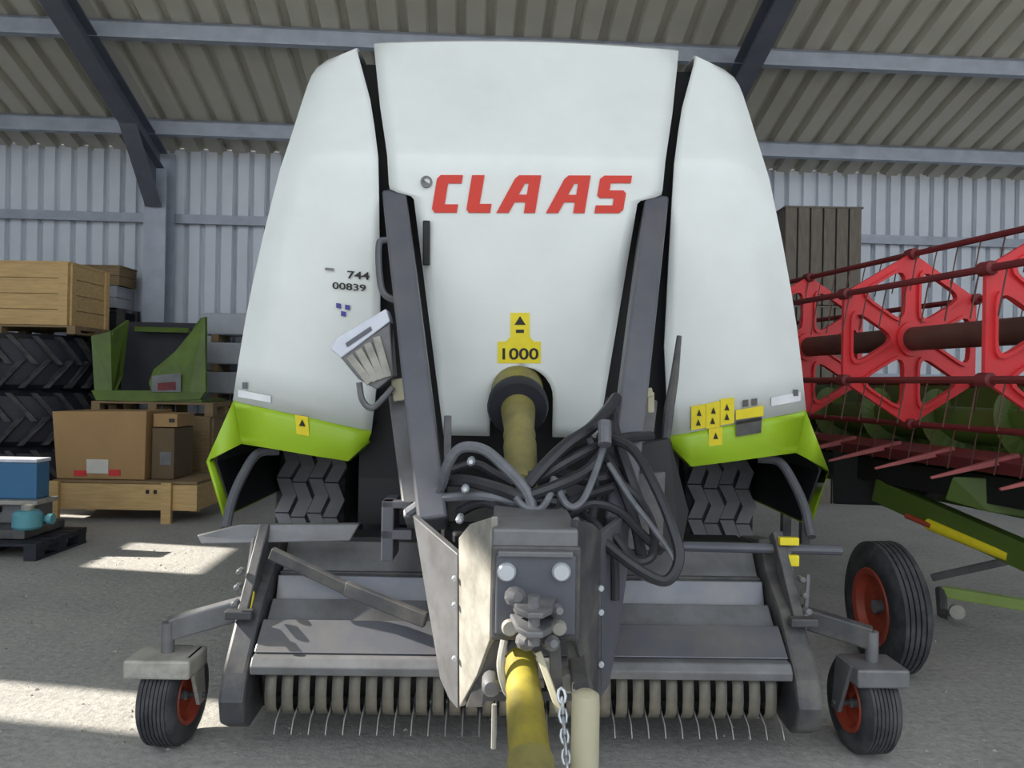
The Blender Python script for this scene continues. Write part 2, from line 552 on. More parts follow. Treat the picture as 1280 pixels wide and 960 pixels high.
# side panels and green skirts
HI = [(-410, 211), (-343, 193), (-280, 185), (-180, 181), (-40, 177), (62, 186), (100, 190)]
HO = [(-398, 245), (-392, 256), (-384, 262), (-375, 267), (-358, 273), (-313, 287), (-260, 304), (-155, 328), (-55, 346), (27, 356), (60, 357)]
def side_y(t): return 0.10 * t ** 4 + 0.03
pairs = [(-413, -397), (-405, -388), (-395, -378), (-380, -366), (-350, -345), (-320, -318), (-300, -300), (-290, -290), (-280, -281), (-270, -272), (-258, -262),
         (-220, -226), (-170, -180), (-110, -125), (-50, -75), (10, -20), (62, 27)]
def side_panel(sg):
    rows = []
    for vi, vo in pairs:
        row = []
        hi, ho = interp(vi, HI), interp(vo, HO)
        for k in range(13):
            t = k / 12
            v = vi + (vo - vi) * t
            h = hi + (ho - hi) * t
            y = Yv(v) + side_y(t)
            row.append(bp(sg * h, v, Y=y))
        e = row[-1]
        row.append(Vector((e.x + sg * 0.004, e.y + 0.06, e.z)))
        row.append(Vector((e.x + sg * 0.006, e.y + 0.6, e.z)))
        row.append(Vector((e.x - sg * 0.02, 7.8, e.z)))
        rows.append(row)
    ext = []
    for (y, dz) in ((0.05, 0.02), (0.2, 0.03), (3.4, -0.2)):
        ext.append([Vector((p.x, max(p.y, rows[0][0].y) + y if k < 13 else p.y + (y if k < 15 else 0), p.z + dz)) for k, p in enumerate(rows[0])])
    rows = list(reversed(ext)) + rows
    p = MB().loft(rows).build('side_panel', M_white, bal, smooth=True, solid=0.02)
    # green skirt: front strip
    top = [(186, 62), (215, 57), (260, 47), (310, 37), (356, 27)]
    bot = [(190, 74), (215, 98), (258, 92), (310, 84), (346, 79)]
    rows = []
    for f in range(6):
        r = []
        for k, ((a, b), (c, d)) in enumerate(zip(top, bot)):
            t = k / 4
            h, v = a + (c - a) * f / 5, b + (d - b) * f / 5
            r.append(bp(sg * h, v, Y=Yv(v) + side_y(t) - 0.006 - 0.012 * math.sin(math.pi * f / 5)))
        rows.append(r)
    sk = MB().loft(rows)
    # rolled lower lip
    lip = [Vector((q.x, q.y + 0.06, q.z - 0.005)) for q in rows[-1]]
    sk.loft([rows[-1], lip])
    # flared outer corner and side skirt running back along the wheel
    A_ = rows[0][-1]; B_ = rows[-1][-1]
    C_ = bp(sg * 388, 103, Y=4.08); D_ = bp(sg * 366, 172, Y=4.12)
    sk.add([A_, C_, B_], [(0, 1, 2)])
    sk.add([A_, C_, C_ + Vector((0, 3.2, 0)), A_ + Vector((0, 3.2, 0))], [(0, 1, 2, 3)])
    sk.add([C_, D_, D_ + Vector((0, 3.0, 0)), C_ + Vector((0, 3.0, 0))], [(0, 1, 2, 3)])
    s = sk.build('wheel_skirt', M_green, bal, smooth=True, solid=0.016, merge=True)
    tag(s, 'lime green flared skirt under the white side panel')
    ln = MB()  # added black sheets inside the skirt, their colour stands in for its shade
    q = 0.03 * sg
    ln.loft([[A_ + Vector((-q, 0.05, 0.03)), C_ + Vector((-q, 0.03, 0)), D_ + Vector((-q, 0.03, 0.02))], [A_ + Vector((-q, 3.1, 0.03)), C_ + Vector((-q, 2.9, 0)), D_ + Vector((-q, 2.9, 0.02))]])
    i0, i1 = rows[0][0], rows[0][-1]
    ln.loft([[i0 + Vector((0, 0.07, 0.02)), i1 + Vector((-q, 0.07, 0.02))], [i0 + Vector((0, 3.0, 0.3)), i1 + Vector((-q, 3.0, 0.3))]])
    ln.add([Vector((BX + sg * 0.9, 6.5, 0.15)), Vector((BX + sg * 1.5, 6.5, 0.15)), Vector((BX + sg * 1.5, 6.5, 1.5)), Vector((BX + sg * 0.9, 6.5, 1.5))], [(0, 1, 2, 3)])
    ln.build('skirt_shade_sheet', M_black, bal, solid=0.01)
    # hook-like curved bracket tube under the skirt
    br = MB().tube(spline([bp(sg * 300, 88, Y=4.2), bp(sg * 326, 92, Y=4.15), bp(sg * 344, 118, Y=4.05), bp(sg * 358, 150, Y=3.95), bp(sg * 366, 186, Y=3.85)]), 0.024, 10)
    br.build('skirt_bracket', M_arm, bal, smooth=True)
    return p
side_panel(-1)
side_panel(1)

# black body behind the panels
bd = MB()
rows = []
for v in (-395, -360, -300, -280, -200, -100, 0, 60, 62, 120, 178):
    w = interp(v, HO) - 22 if v < 61 else 200
    rows.append([bp(w * k / 8, v, 0.16 + 0.04) for k in range(-8, 9)])
bd.loft(rows)
bd.box(BX - 0.84, BX + 0.84, 4.35, 7.9, 0.62, 2.95)
bd.build('baler_body', M_black, bal)
bd = MB().box(BX - 1.25, BX + 1.25, 4.7, 7.7, 1.42, 2.6)
bd.build('bale_chamber', M_black, bal)

# big drive wheels with blocky tread
def drive_wheel(sg):
    cx, cy, cz, rr, wd = BX + sg * 1.275, 5.62, 0.68, 0.655, 0.46
    w = MB()
    hwid = wd / 2
    prof = [(0.34, -hwid * 0.8), (0.44, -hwid), (0.58, -hwid), (0.63, -hwid * 0.9), (rr, -hwid * 0.7), (rr + 0.005, 0), (rr, hwid * 0.7), (0.63, hwid * 0.9), (0.58, hwid), (0.44, hwid), (0.34, hwid * 0.8)]
    w.lathe((cx, cy, cz), (1, 0, 0), prof, 48)
    t = w.build('drive_wheel', M_tyre, bal, smooth=True)
    tag(t, 'wide drive tyre with zigzag tread under the skirt')
    tr = MB()
    n = 20
    for k in range(n):
        for j in range(4):
            xs = -hwid * 0.9 + j * hwid * 0.43
            zig = [(0.0, 0.0), (0.5, 0.5), (0.0, 1.0)]
            for (f0, g0), (f1, g1) in zip(zig, zig[1:]):
                a0 = 2 * math.pi * (k + g0 * 0.96 + (j % 2) * 0.12) / n
                a1 = 2 * math.pi * (k + g1 * 0.96 + (j % 2) * 0.12) / n
                def P(a, x, r): return Vector((cx + x, cy + math.cos(a) * r, cz + math.sin(a) * r))
                x0, x1 = xs + f0 * 0.09, xs + f1 * 0.09
                bw = hwid * 0.37
                pts = [P(a0, x0, rr - 0.01), P(a0, x0 + bw, rr - 0.01), P(a1, x1 + bw, rr - 0.01), P(a1, x1, rr - 0.01),
                       P(a0, x0, rr + 0.028), P(a0, x0 + bw, rr + 0.028), P(a1, x1 + bw, rr + 0.028), P(a1, x1, rr + 0.028)]
                tr.hexa(pts)
    tag(tr.build('tread', M_tread, t), kind='stuff')
    MB().lathe((cx + sg * 0.12, cy, cz), (1, 0, 0), [(0.02, -0.05), (0.1, -0.05), (0.12, 0.02), (0.33, 0.03), (0.345, 0.1), (0.02, 0.1)], 32).build('rim', M_orange, t, smooth=True)
drive_wheel(-1)
drive_wheel(1)
ax = MB().box(BX - 1.1, BX + 1.1, 5.55, 5.69, 0.6, 0.75)
ax.build('axle', M_black, bal)

# upright grey arms in the gaps between hood and side panels
def arm(sg):
    a = MB()
    a.beam(bp(sg * 162, -228, Y=3.93), bp(sg * 114, 178, Y=3.10), 0.115, 0.15, up=(0, -1, 0.4))
    o = a.build('frame_arm', M_arm, bal, bevel=0.012)
    b = MB()
    b.beam(bp(sg * 150, 30, Y=3.75), bp(sg * 130, 180, Y=3.35), 0.10, 0.2, up=(0, -1, 0.3))
    b.build('arm_gusset', M_mid, bal, bevel=0.01)
    for v in (-160, -80):
        t = (v + 228) / 406
        c = bp(sg * (160 - 48 * t), v, Y=3.93 - 0.83 * t - 0.085)
        MB().lathe(c, (0, -1, 0.3), [(0.013, 0), (0.013, 0.012), (0.009, 0.016)], 10).build('arm_bolt', M_bolt, o, smooth=True)
arm(-1)
arm(1)
h = MB().tube(spline([pt(498, 303, 3.75), pt(478, 301, 3.72), pt(473, 310, 3.70), pt(474, 345, 3.66), pt(480, 368, 3.64), pt(500, 378, 3.64)]), 0.016, 8)
h.build('grab_rail', M_arm, bal, smooth=True)

# hood details: handle, lock ring
def hs(px, py, off=0.0):
    """point on the hood seen at pixel, lifted off by off"""
    c, s = math.cos(ROLL), math.sin(ROLL)
    u, v = px - 640.0, py - 480.0
    v0 = -u * s + v * c
    u0 = u * c + v * s
    half = u0 - BX * FOC / Yv(v0)
    return pt(px, py, Yv(v0) + crown(half) - off)
def ss(px, py, off=0.0):
    """point on a side panel or its skirt"""
    c, s = math.cos(ROLL), math.sin(ROLL)
    u, v = px - 640.0, py - 480.0
    v0, u0 = -u * s + v * c, u * c + v * s
    half = abs(u0 - BX * FOC / Yv(v0))
    hi, ho = interp(v0, HI), interp(v0, HO)
    t = min(1, max(0, (half - hi) / (ho - hi)))
    return pt(px, py, Yv(v0) + side_y(t) - off)
hm = MB().beam(hs(533, 276, 0.035), hs(533, 332, 0.035), 0.034, 0.03, up=(0, -1, 0))
hm.beam(hs(533, 280, 0.0), hs(533, 280, 0.035), 0.028, 0.028)
hm.beam(hs(533, 328, 0.0), hs(533, 328, 0.035), 0.028, 0.028)
hm.build('hood_handle', M_black, bal, bevel=0.006)
ring = MB().lathe(hs(533, 228, 0.012), (0, -1, 0), [(0.028, -0.005), (0.028, 0.01), (0.018, 0.01), (0.018, 0.0)], 20)
ring.build('lock_ring', M_mid, bal, smooth=True)

# red lettering: five heavy slanted letters
SH = 0.17
LET = {
    'C': [(12, 0), (98, 0), (98, 31), (46, 31), (46, 109), (98, 109), (98, 140), (12, 140), (0, 126), (0, 14)],
    'L': [(12, 0), (94, 0), (94, 33), (48, 33), (48, 140), (0, 140), (0, 14)],
    'A': [(-12, 0), (38, 126), (52, 140), (138, 140), (138, 0), (94, 0), (94, 44), (50, 44), (34, 0)],
    'S': [(0, 0), (96, 0), (110, 12), (110, 74), (98, 85), (44, 85), (44, 112), (122, 112), (122, 140), (14, 140), (0, 128), (0, 66), (12, 56), (66, 56), (66, 29), (0, 29)],
}
AS = [[(-12, 0), (36, 0), (92, 140), (52, 140), (38, 127)], [(94, 0), (138, 0), (138, 140), (94, 140)],
      [(52, 140), (138, 140), (138, 110), (78, 110), (34, 118)], [(44, 40), (100, 40), (100, 68), (56, 68)]]
def letter(ch, px0):
    m = MB()
    def P(x, y, off):
        return hs(px0 + (x + y * SH) / 3.097, 266 - y / 140.0 * 47, off)
    polys = [LET[ch]] if ch != 'A' else AS
    for poly in polys:
        m.add([P(x, y, 0.0185) for x, y in poly], [tuple(range(len(poly)))])
    o = m.build('logo_letter', M_red, bal)
    bm = bmesh.new(); bm.from_mesh(o.data)
    bmesh.ops.triangulate(bm, faces=bm.faces)
    r = bmesh.ops.extrude_face_region(bm, geom=list(bm.faces))
    for e in r['geom']:
        if isinstance(e, bmesh.types.BMVert): e.co.y += 0.008
    bmesh.ops.recalc_face_normals(bm, faces=bm.faces)
    bm.to_mesh(o.data); bm.free()
    return o
for ch, x in (('C', 539), ('L', 582), ('A', 624), ('A', 686), ('S', 743)):
    letter(ch, x)

def text_mesh(name, body, px, py, hpx, surf, m, off=0.017, sx=1.0, slope=0.0):
    """flat printed characters laid on a surface; (px, py) = lower-left pixel, hpx = cap height in pixels, slope = fall per pixel"""
    cu = bpy.data.curves.new(name, 'FONT')
    cu.body = body
    cu.size = 1.0
    cu.offset = 0.018
    t = bpy.data.objects.new(name, cu)
    col.objects.link(t)
    dg = bpy.context.evaluated_depsgraph_get()
    me = bpy.data.meshes.new_from_object(t.evaluated_get(dg))
    bpy.data.objects.remove(t)
    k = hpx / 0.69
    o0 = Vector(bal['origin'])
    for v in me.vertices:
        v.co = surf(px + v.co.x * k * sx, py - v.co.y * k + slope * v.co.x * k, off) - o0
    me.materials.clear()
    me.materials.append(m)
    o = bpy.data.objects.new(name, me)
    col.objects.link(o)
    o.parent = bal
    return o
def decal(name, quad, surf, m, off=0.0145, nx=4):
    (a, b, c, d) = quad
    rows = []
    for i in range(3):
        f = i / 2
        rows.append([surf(a[0] + (b[0] - a[0]) * t / nx + ((d[0] + (c[0] - d[0]) * t / nx) - (a[0] + (b[0] - a[0]) * t / nx)) * f,
                          a[1] + (b[1] - a[1]) * t / nx + ((d[1] + (c[1] - d[1]) * t / nx) - (a[1] + (b[1] - a[1]) * t / nx)) * f, off) for t in range(nx + 1)])
    return MB().loft(rows).build(name, m, bal, solid=0.002)
def poly_decal(name, pts, surf, m, off=0.0145):
    return MB().add([surf(x, y, off) for x, y in pts], [tuple(range(len(pts)))]).build(name, m, bal, solid=0.002)
poly_decal('speed_sticker', [(638, 391), (662, 391), (662, 421), (668, 427), (676, 427), (676, 454), (622, 454), (622, 427), (632, 427), (638, 421)], hs, M_yel)
text_mesh('speed_print', '1000', 623.5, 449, 13.5, hs, M_blk, sx=1.28)
poly_decal('sticker_triangle', [(650, 395), (657, 406), (643, 406)], hs, M_blk, 0.0165)
poly_decal('sticker_arrow', [(645, 412), (655, 412), (655, 416), (645, 416)], hs, M_blk, 0.0165)
# right-hand warning stickers, plate and prints
decal('warning_sticker', [(865, 508), (883, 505), (883, 535), (865, 538)], ss, M_yel, 0.02)
decal('warning_sticker', [(883.5, 505), (901, 501), (901, 534), (883.5, 536)], ss, M_yel, 0.02)
decal('warning_sticker', [(901.5, 499), (919, 497), (919, 529), (901.5, 532)], ss, M_yel, 0.02)
decal('warning_sticker', [(887, 536), (904, 534), (904, 556), (887, 558)], ss, M_yel, 0.022)
decal('warning_sticker', [(921, 513), (956, 507), (956, 520), (921, 525)], ss, M_yel, 0.022)
decal('type_plate', [(921, 527), (954, 521), (953, 541), (922, 546)], ss, M_dark, 0.03)
decal('type_plate_header', [(922, 527.5), (953, 522), (953, 525.5), (922, 531)], ss, M_blk, 0.0335)
for x in (930, 941):
    decal('round_print', [(x, 500.5 - (x - 930) * 0.15), (x + 7, 499.5 - (x - 930) * 0.15), (x + 7, 508 - (x - 930) * 0.15), (x, 509 - (x - 930) * 0.15)], ss, M_dark, 0.02)
for (x, y) in ((872, 515), (890, 512), (907, 508), (871, 527), (889, 525), (907, 520), (893, 544)):
    poly_decal('sticker_symbol', [(x, y + 5), (x + 3, y - 3), (x + 6, y + 5)], ss, M_blk, 0.025)
decal('warning_sticker', [(370, 518), (386, 521), (388, 545), (372, 542)], ss, M_yel, 0.024)
poly_decal('sticker_symbol', [(375, 532), (379, 524), (383, 533)], ss, M_blk, 0.028)
decal('pale_foil_strip', [(300, 487), (340, 495), (340, 503), (300, 496)], ss, mat('foil', (240, 242, 246), 0.3), 0.02)
decal('pale_foil_strip', [(966, 497), (1003, 490), (1003, 501), (966, 508)], ss, MATS['foil'], 0.02)
text_mesh('number_print', '744', 434, 348, 9, ss, M_blk, off=0.02, sx=1.45, slope=0.1)
text_mesh('number_print', '00839', 416, 361, 8, ss, M_blk, off=0.02, sx=1.45, slope=0.12)
decal('small_print', [(407, 335), (418, 336), (418, 339), (407, 338)], ss, M_mid, 0.02)
for (x, y) in ((421, 379), (432, 381), (427, 389)):
    decal('blue_mark', [(x, y), (x + 6, y + 1), (x + 6, y + 7), (x, y + 6)], ss, M_blue, 0.02)
for (x, y) in ((308, 482), (997, 491)):
    decal('panel_rivet', [(x - 3, y - 4), (x + 3, y - 4), (x + 3, y + 4), (x - 3, y + 4)], ss, M_mid, 0.024)

# control box hung at the side of the arm: ribbed grey housing with a white label strip
cb = MB()
zoff = Vector((0, 0.14, 0))
cb.prism([pt(412, 436, 3.5), pt(418, 424, 3.5), pt(481, 386, 3.5), pt(486, 402, 3.5), pt(425, 448, 3.5)], zoff)
cbo = cb.build('control_box', mat('box_lid_white', (206, 210, 222), 0.4), bal, bevel=0.006)
tag(cbo, 'tilted ribbed grey box with white label strip')
cbb = MB().prism([pt(424, 446, 3.515), pt(486, 403, 3.515), pt(491, 470, 3.515), pt(470, 487, 3.515), pt(447, 474, 3.515)], Vector((0, 0.12, 0)))
cbb.build('box_body', M_mid, cbo, bevel=0.006)
for k in range(4):
    f = (k + 0.5) / 4
    a = (430 + 50 * f * 0.9, 449 - 32 * f); b = (458 + 30 * f, 480 - 10 * f)
    MB().beam(pt(a[0], a[1], 3.508), pt(b[0], b[1], 3.508), 0.035, 0.018, up=(0, -1, 0)).build('rib', M_light, cbo, bevel=0.004)
MB().add([pt(431, 429, 3.496), pt(462, 408, 3.496), pt(464, 413, 3.496), pt(433, 434, 3.496)], [(0, 1, 2, 3)]).build('label_print', M_arm, cbo, solid=0.002)
MB().tube(spline([pt(448, 478, 3.55), pt(452, 500, 3.55), pt(464, 510, 3.55), pt(478, 498, 3.55), pt(490, 484, 3.55)]), 0.014, 8).build('box_hook', M_mid, bal, smooth=True)
MB().beam(pt(490, 488, 3.6), pt(507, 486, 3.6), 0.05, 0.1).build('cream_latch', M_cream, bal, bevel=0.006)
MB().beam(pt(800, 492, 3.5), pt(814, 490, 3.5), 0.03, 0.04).beam(pt(812, 490, 3.5), pt(812, 516, 3.5), 0.02, 0.03).build('cream_latch', M_cream, bal, bevel=0.005)
MB().tube([pt(849, 420, 3.72), pt(843, 470, 3.68), pt(836, 510, 3.62), pt(825, 602, 3.5)], [0.012, 0.02, 0.024, 0.018], 8).build('lever_rod', M_dark, bal, smooth=True)

# rear universal-drive guard in the arched opening
Ap, Bp_ = bp(-6, -2, Y=4.06), bp(-5, 108, Y=3.22)
d = (Bp_ - Ap).normalized()
MB().lathe(Ap, d, [(0.09, 0), (0.132, 0.0), (0.128, 0.26), (0.05, 0.27)], 28).build('drive_guard_bell', M_ptod, bal, smooth=True)
MB().lathe(Ap, d, [(0.10, 0.25), (0.142, 0.25), (0.146, 0.30), (0.135, 0.33), (0.06, 0.335)], 28).build('guard_ring', M_navy, bal, smooth=True)
MB().lathe(Ap, d, [(0.06, 0.32), (0.082, 0.33), (0.07, 0.5), (0.066, 0.55), (0.072, 0.6), (0.066, 0.65), (0.072, 0.7), (0.06, 1.05)], 24).build('drive_shaft_sleeve', M_ptod, bal, smooth=True)

# ---- drawbar
def plate(name, pts, m, th=(0.02, 0.03, 0), bevel=0.004, parent=bal):
    return MB().prism([pt(*p) for p in pts], th).build(name, m, parent, bevel=bevel)
plate('drawbar_cheek', [(567, 672, 2.72), (580, 655, 2.64), (607, 646, 2.5), (604, 800, 2.5), (588, 845, 2.58), (568, 884, 2.72)], M_light, (0.02, 0.02, 0))
plate('drawbar_wing', [(512, 644, 3.02), (566, 692, 2.73), (566, 886, 2.73), (556, 874, 2.80), (545, 848, 2.88), (528, 740, 3.0)], M_mid, (0.015, 0.03, 0))
plate('drawbar_wing', [(784, 640, 3.02), (746, 668, 2.73), (746, 872, 2.73), (756, 858, 2.80), (768, 800, 2.9), (780, 720, 3.0)], M_arm, (-0.015, 0.03, 0))
plate('drawbar_cheek', [(746, 664, 2.72), (735, 655, 2.64), (714, 650, 2.5), (712, 800, 2.5), (724, 845, 2.58), (740, 890, 2.72), (746, 876, 2.72)], M_dark, (-0.02, 0.02, 0))
for y in (735, 765, 830):
    MB().lathe(pt(745, y, 2.715), (0, -1, 0), [(0.011, 0), (0.011, 0.012), (0.008, 0.015)], 8).build('cheek_bolt', M_bolt, bal, smooth=True)
for y in (722, 755, 822):
    MB().lathe(pt(562, y, 2.72), (0, -1, 0), [(0.009, 0), (0.009, 0.012), (0.006, 0.015)], 8).build('cheek_bolt', M_bolt, bal, smooth=True)
# head block
hb = MB()
a, b = pt(607, 700, 2.48), pt(716, 800, 2.48)
hb.box(a.x, b.x, 2.46, 2.9, b.z, a.z + 0.05)
head = hb.build('hitch_head', M_dark, bal, bevel=0.01)
tc_ = MB()
a, b = pt(608, 658, 2.5), pt(714, 690, 2.5)
tc_.box(a.x, b.x, 2.47, 2.95, b.z, a.z)
tc_.build('head_cap', M_mid, head, bevel=0.01)
a, b = pt(612, 692, 2.45), pt(710, 793, 2.45)
MB().box(a.x, b.x, 2.435, 2.465, b.z, a.z).build('head_plate', M_arm, head, bevel=0.006)
a, b = pt(614, 688, 2.43), pt(708, 697, 2.43)
MB().box(a.x, b.x, 2.42, 2.45, b.z, a.z).build('head_lip', M_mid, head, bevel=0.004)
for (x, y, r_, m) in ((625, 714, 0.029, M_bolt), (693, 714, 0.029, M_bolt), (629, 783, 0.026, M_light), (690, 784, 0.024, M_light)):
    MB().lathe(pt(x, y, 2.435), (0, -1, 0), [(r_, 0), (r_, 0.014), (r_ * 0.8, 0.022), (r_ * 0.3, 0.022)], 16).build('head_bolt', m, head, smooth=True)
# clevis with coupling eye
cl = MB()
for y in (752, 775):
    a = pt(628, y, 2.36); b = pt(688, y + 9, 2.36)
    cl.prism([(a.x, 2.44, a.z), (a.x + 0.02, 2.30, a.z), (a.x + 0.05, 2.25, a.z), (b.x - 0.05, 2.25, a.z), (b.x - 0.02, 2.30, a.z), (b.x, 2.44, a.z)], (0, 0, b.z - a.z))
cl.build('clevis', M_mid, bal, bevel=0.005)
MB().tube([pt(658, 744, 2.31), pt(658, 806, 2.31)], 0.018, 12).build('clevis_pin', M_mid, bal, smooth=True)
for (x, y, r_) in ((632, 745, 0.03), (640, 760, 0.022), (683, 762, 0.022), (645, 800, 0.028), (676, 802, 0.024)):
    MB().lathe(pt(x, y, 2.40), (0.3, -1, 0.2), [(r_ * 0.7, 0), (r_, 0.01), (r_, 0.04), (r_ * 0.5, 0.055)], 10).build('coupling_fitting', M_mid, bal, smooth=True)
# legs under the head, dark inside
plate('head_leg', [(604, 800, 2.52), (622, 800, 2.52), (618, 850, 2.56), (596, 884, 2.62), (576, 884, 2.68)], M_dark, (0, 0.04, 0))
plate('head_leg', [(700, 800, 2.52), (714, 800, 2.52), (744, 884, 2.68), (722, 886, 2.62), (705, 850, 2.56)], M_dark, (0, 0.04, 0))
MB().lathe(pt(606, 856, 2.5), (0, -1, 0), [(0.03, -0.05), (0.03, 0.02), (0.02, 0.03)], 12).build('leg_boss', M_mid, bal, smooth=True)
MB().lathe(pt(703, 852, 2.5), (0, -1, 0), [(0.03, -0.05), (0.03, 0.02), (0.02, 0.03)], 12).build('leg_boss', M_light, bal, smooth=True)
MB().beam(pt(598, 868, 2.56), pt(712, 868, 2.56), 0.03, 0.03).build('leg_crossbar', M_dark, bal)
MB().tube([pt(610, 880, 2.5), pt(609, 935, 2.5)], 0.008, 6).build('hanging_pin', M_light, bal, smooth=True)
# front universal-drive shaft coming towards the camera
Af, Bf = pt(643, 822, 2.52), pt(655, 1010, 1.98)
d = (Bf - Af).normalized()
ln = (Bf - Af).length
fs_ = MB().lathe(Af, d, [(0.02, 0.0), (0.045, 0.0), (0.052, 0.05), (0.05, 0.12), (0.054, 0.14), (0.05, 0.17), (0.054, 0.19), (0.056, 0.3), (0.057, ln), (0.03, ln)], 24)
fs = fs_.build('drive_shaft', M_pto, bal, smooth=True)
tag(fs, 'yellow plastic guarded drive shaft')
MB().lathe(Af, d, [(0.05, ln - 0.16), (0.063, ln - 0.15), (0.063, ln - 0.05), (0.05, ln - 0.04)], 24).build('shaft_collar', M_ptod, fs, smooth=True)
MB().lathe(Af, d, [(0.02, -0.1), (0.04, -0.09), (0.04, -0.01), (0.03, 0.01)], 16).build('shaft_yoke', M_mid, fs, smooth=True)
pl = MB().tube(spline([pt(622, 800, 2.44), pt(617, 832, 2.42), pt(624, 862, 2.42), pt(634, 872, 2.42)]), [0.012] * 19, 8)
pl.build('shaft_bracket', M_light, bal, smooth=True)
MB().beam(pt(664, 815, 2.38), pt(690, 890, 2.3), 0.02, 0.016, up=(0, -1, 0)).build('shaft_support', M_cream, bal, bevel=0.003)
MB().beam(pt(684, 800, 2.42), pt(688, 868, 2.42), 0.035, 0.03, up=(0, -1, 0)).build('shaft_support', M_dark, bal, bevel=0.003)
# parking jack
jk = MB()
jt = pt(721, 868, 2.15)
jk.lathe((jt.x, jt.y, jt.z), (0, 0, -1), [(0.02, -0.01), (0.036, 0.0), (0.038, 0.03), (0.038, 0.42), (0.03, 0.42)], 20)
jo = jk.build('parking_jack', M_cream, bal, smooth=True)
MB().lathe((jt.x, jt.y, jt.z), (0, 0, -1), [(0.026, 0.40), (0.026, jt.z - 0.02)], 16).build('jack_leg', M_light, jo, smooth=True)
MB().box(jt.x - 0.09, jt.x + 0.09, jt.y - 0.09, jt.y + 0.09, 0.0, 0.025).build('jack_foot', M_mid, jo, bevel=0.006)
MB().beam((jt.x, jt.y, jt.z - 0.1), (jt.x + 0.02, 2.62, jt.z - 0.06), 0.05, 0.06).build('jack_bracket', M_dark, jo, bevel=0.005)
# safety chain made of links
ch0, ch1 = pt(692, 870, 2.25), pt(700, 1000, 2.12)
for k in range(11):
    c = ch0.lerp(ch1, k / 10)
    dd = (ch1 - ch0).normalized()
    sd = Vector((1, 0, 0)) if k % 2 == 0 else Vector((0, 1, 0))
    pts = []
    for j in range(9):
        t = 2 * math.pi * j / 8
        pts.append(c + dd * math.cos(t) * 0.021 + sd * math.sin(t) * 0.011)
    MB().tube(pts, 0.0045, 6).build('chain_link', M_bolt, bal, smooth=True)

# hydraulic and electric hoses
HOSES = [
    ([(508, 640, 3.2), (545, 612, 3.1), (556, 580, 3.02), (572, 560, 3.0), (600, 562, 2.98), (628, 585, 2.94), (652, 612, 2.9), (662, 640, 2.88)], 0.017, 1),
    ([(556, 600, 3.12), (585, 602, 3.05), (622, 612, 2.97), (650, 622, 2.92), (690, 628, 2.92)], 0.02, 0),
    ([(548, 622, 3.1), (600, 620, 3.0), (640, 628, 2.95), (672, 624, 2.92), (700, 612, 2.95)], 0.015, 1),
    ([(655, 606, 2.92), (676, 582, 2.95), (705, 555, 3.02), (735, 535, 3.1), (757, 512, 3.2), (768, 497, 3.3)], 0.02, 0),
    ([(650, 622, 2.9), (690, 608, 2.9), (730, 588, 2.98), (752, 560, 3.06), (757, 528, 3.15)], 0.019, 0),
    ([(668, 600, 2.98), (700, 580, 3.0), (735, 562, 3.06), (775, 548, 3.15), (812, 545, 3.25)], 0.017, 0),
    ([(745, 545, 3.1), (785, 560, 3.0), (815, 610, 2.85), (838, 668, 2.75), (843, 702, 2.72), (828, 726, 2.7), (802, 718, 2.72), (768, 694, 2.76), (722, 655, 2.84)], 0.016, 0),
    ([(757, 580, 2.98), (785, 625, 2.88), (815, 665, 2.8), (836, 697, 2.74), (836, 716, 2.72), (812, 727, 2.72), (785, 712, 2.74)], 0.009, 1),
    ([(690, 600, 2.93), (700, 626, 2.88), (712, 634, 2.87), (726, 622, 2.9), (740, 590, 2.96), (752, 555, 3.05)], 0.011, 1),
    ([(640, 622, 2.9), (652, 634, 2.88), (670, 636, 2.87), (682, 620, 2.88), (688, 598, 2.95)], 0.011, 1),
    ([(768, 600, 3.05), (795, 625, 3.0), (812, 660, 2.9), (810, 695, 2.8), (788, 700, 2.8), (764, 670, 2.85)], 0.014, 0),
    ([(612, 648, 2.75), (622, 658, 2.6), (648, 664, 2.55), (690, 662, 2.55), (715, 650, 2.7)], 0.009, 1),
    ([(735, 580, 3.1), (742, 620, 3.02), (735, 650, 2.9), (742, 690, 2.85)], 0.014, 0),
    ([(690, 612, 3.05), (722, 640, 2.95), (745, 662, 2.85), (762, 700, 2.82), (764, 750, 2.82)], 0.013, 0),
    ([(560, 588, 3.15), (590, 580, 3.12), (615, 592, 3.1), (640, 606, 3.05)], 0.015, 0),
    ([(700, 560, 3.2), (712, 548, 3.15), (730, 545, 3.12), (738, 560, 3.1)], 0.012, 1),
    ([(760, 500, 3.3), (766, 540, 3.2), (782, 590, 3.12), (800, 640, 3.06)], 0.02, 0),
    ([(690, 570, 3.25), (720, 552, 3.2), (745, 560, 3.15), (770, 600, 3.08), (790, 655, 2.98), (798, 700, 2.9)], 0.017, 0),
    ([(660, 640, 2.95), (700, 645, 2.92), (735, 630, 2.95), (770, 640, 2.95), (800, 670, 2.88), (822, 690, 2.82)], 0.014, 0),
    ([(570, 640, 3.1), (600, 628, 3.02), (640, 640, 2.9), (690, 640, 2.88), (720, 622, 2.95), (760, 610, 3.05)], 0.016, 0),
    ([(640, 600, 3.1), (690, 592, 3.1), (740, 600, 3.1), (800, 582, 3.2)], 0.02, 0),
]
for pts, r, k in HOSES:
    MB().tube(spline([pt(*p) for p in pts], 7), r * 1.2, 8).build('hose', (M_hose, M_hosel)[k], bal, smooth=True)
MB().beam(pt(557, 520, 3.25), pt(556, 590, 3.2), 0.03, 0.03).build('hose_clamp', M_dark, bal, bevel=0.004)
MB().tube([pt(752, 528, 3.05), pt(752, 556, 3.0)], 0.026, 10).build('hose_sleeve', M_hosel, bal, smooth=True)
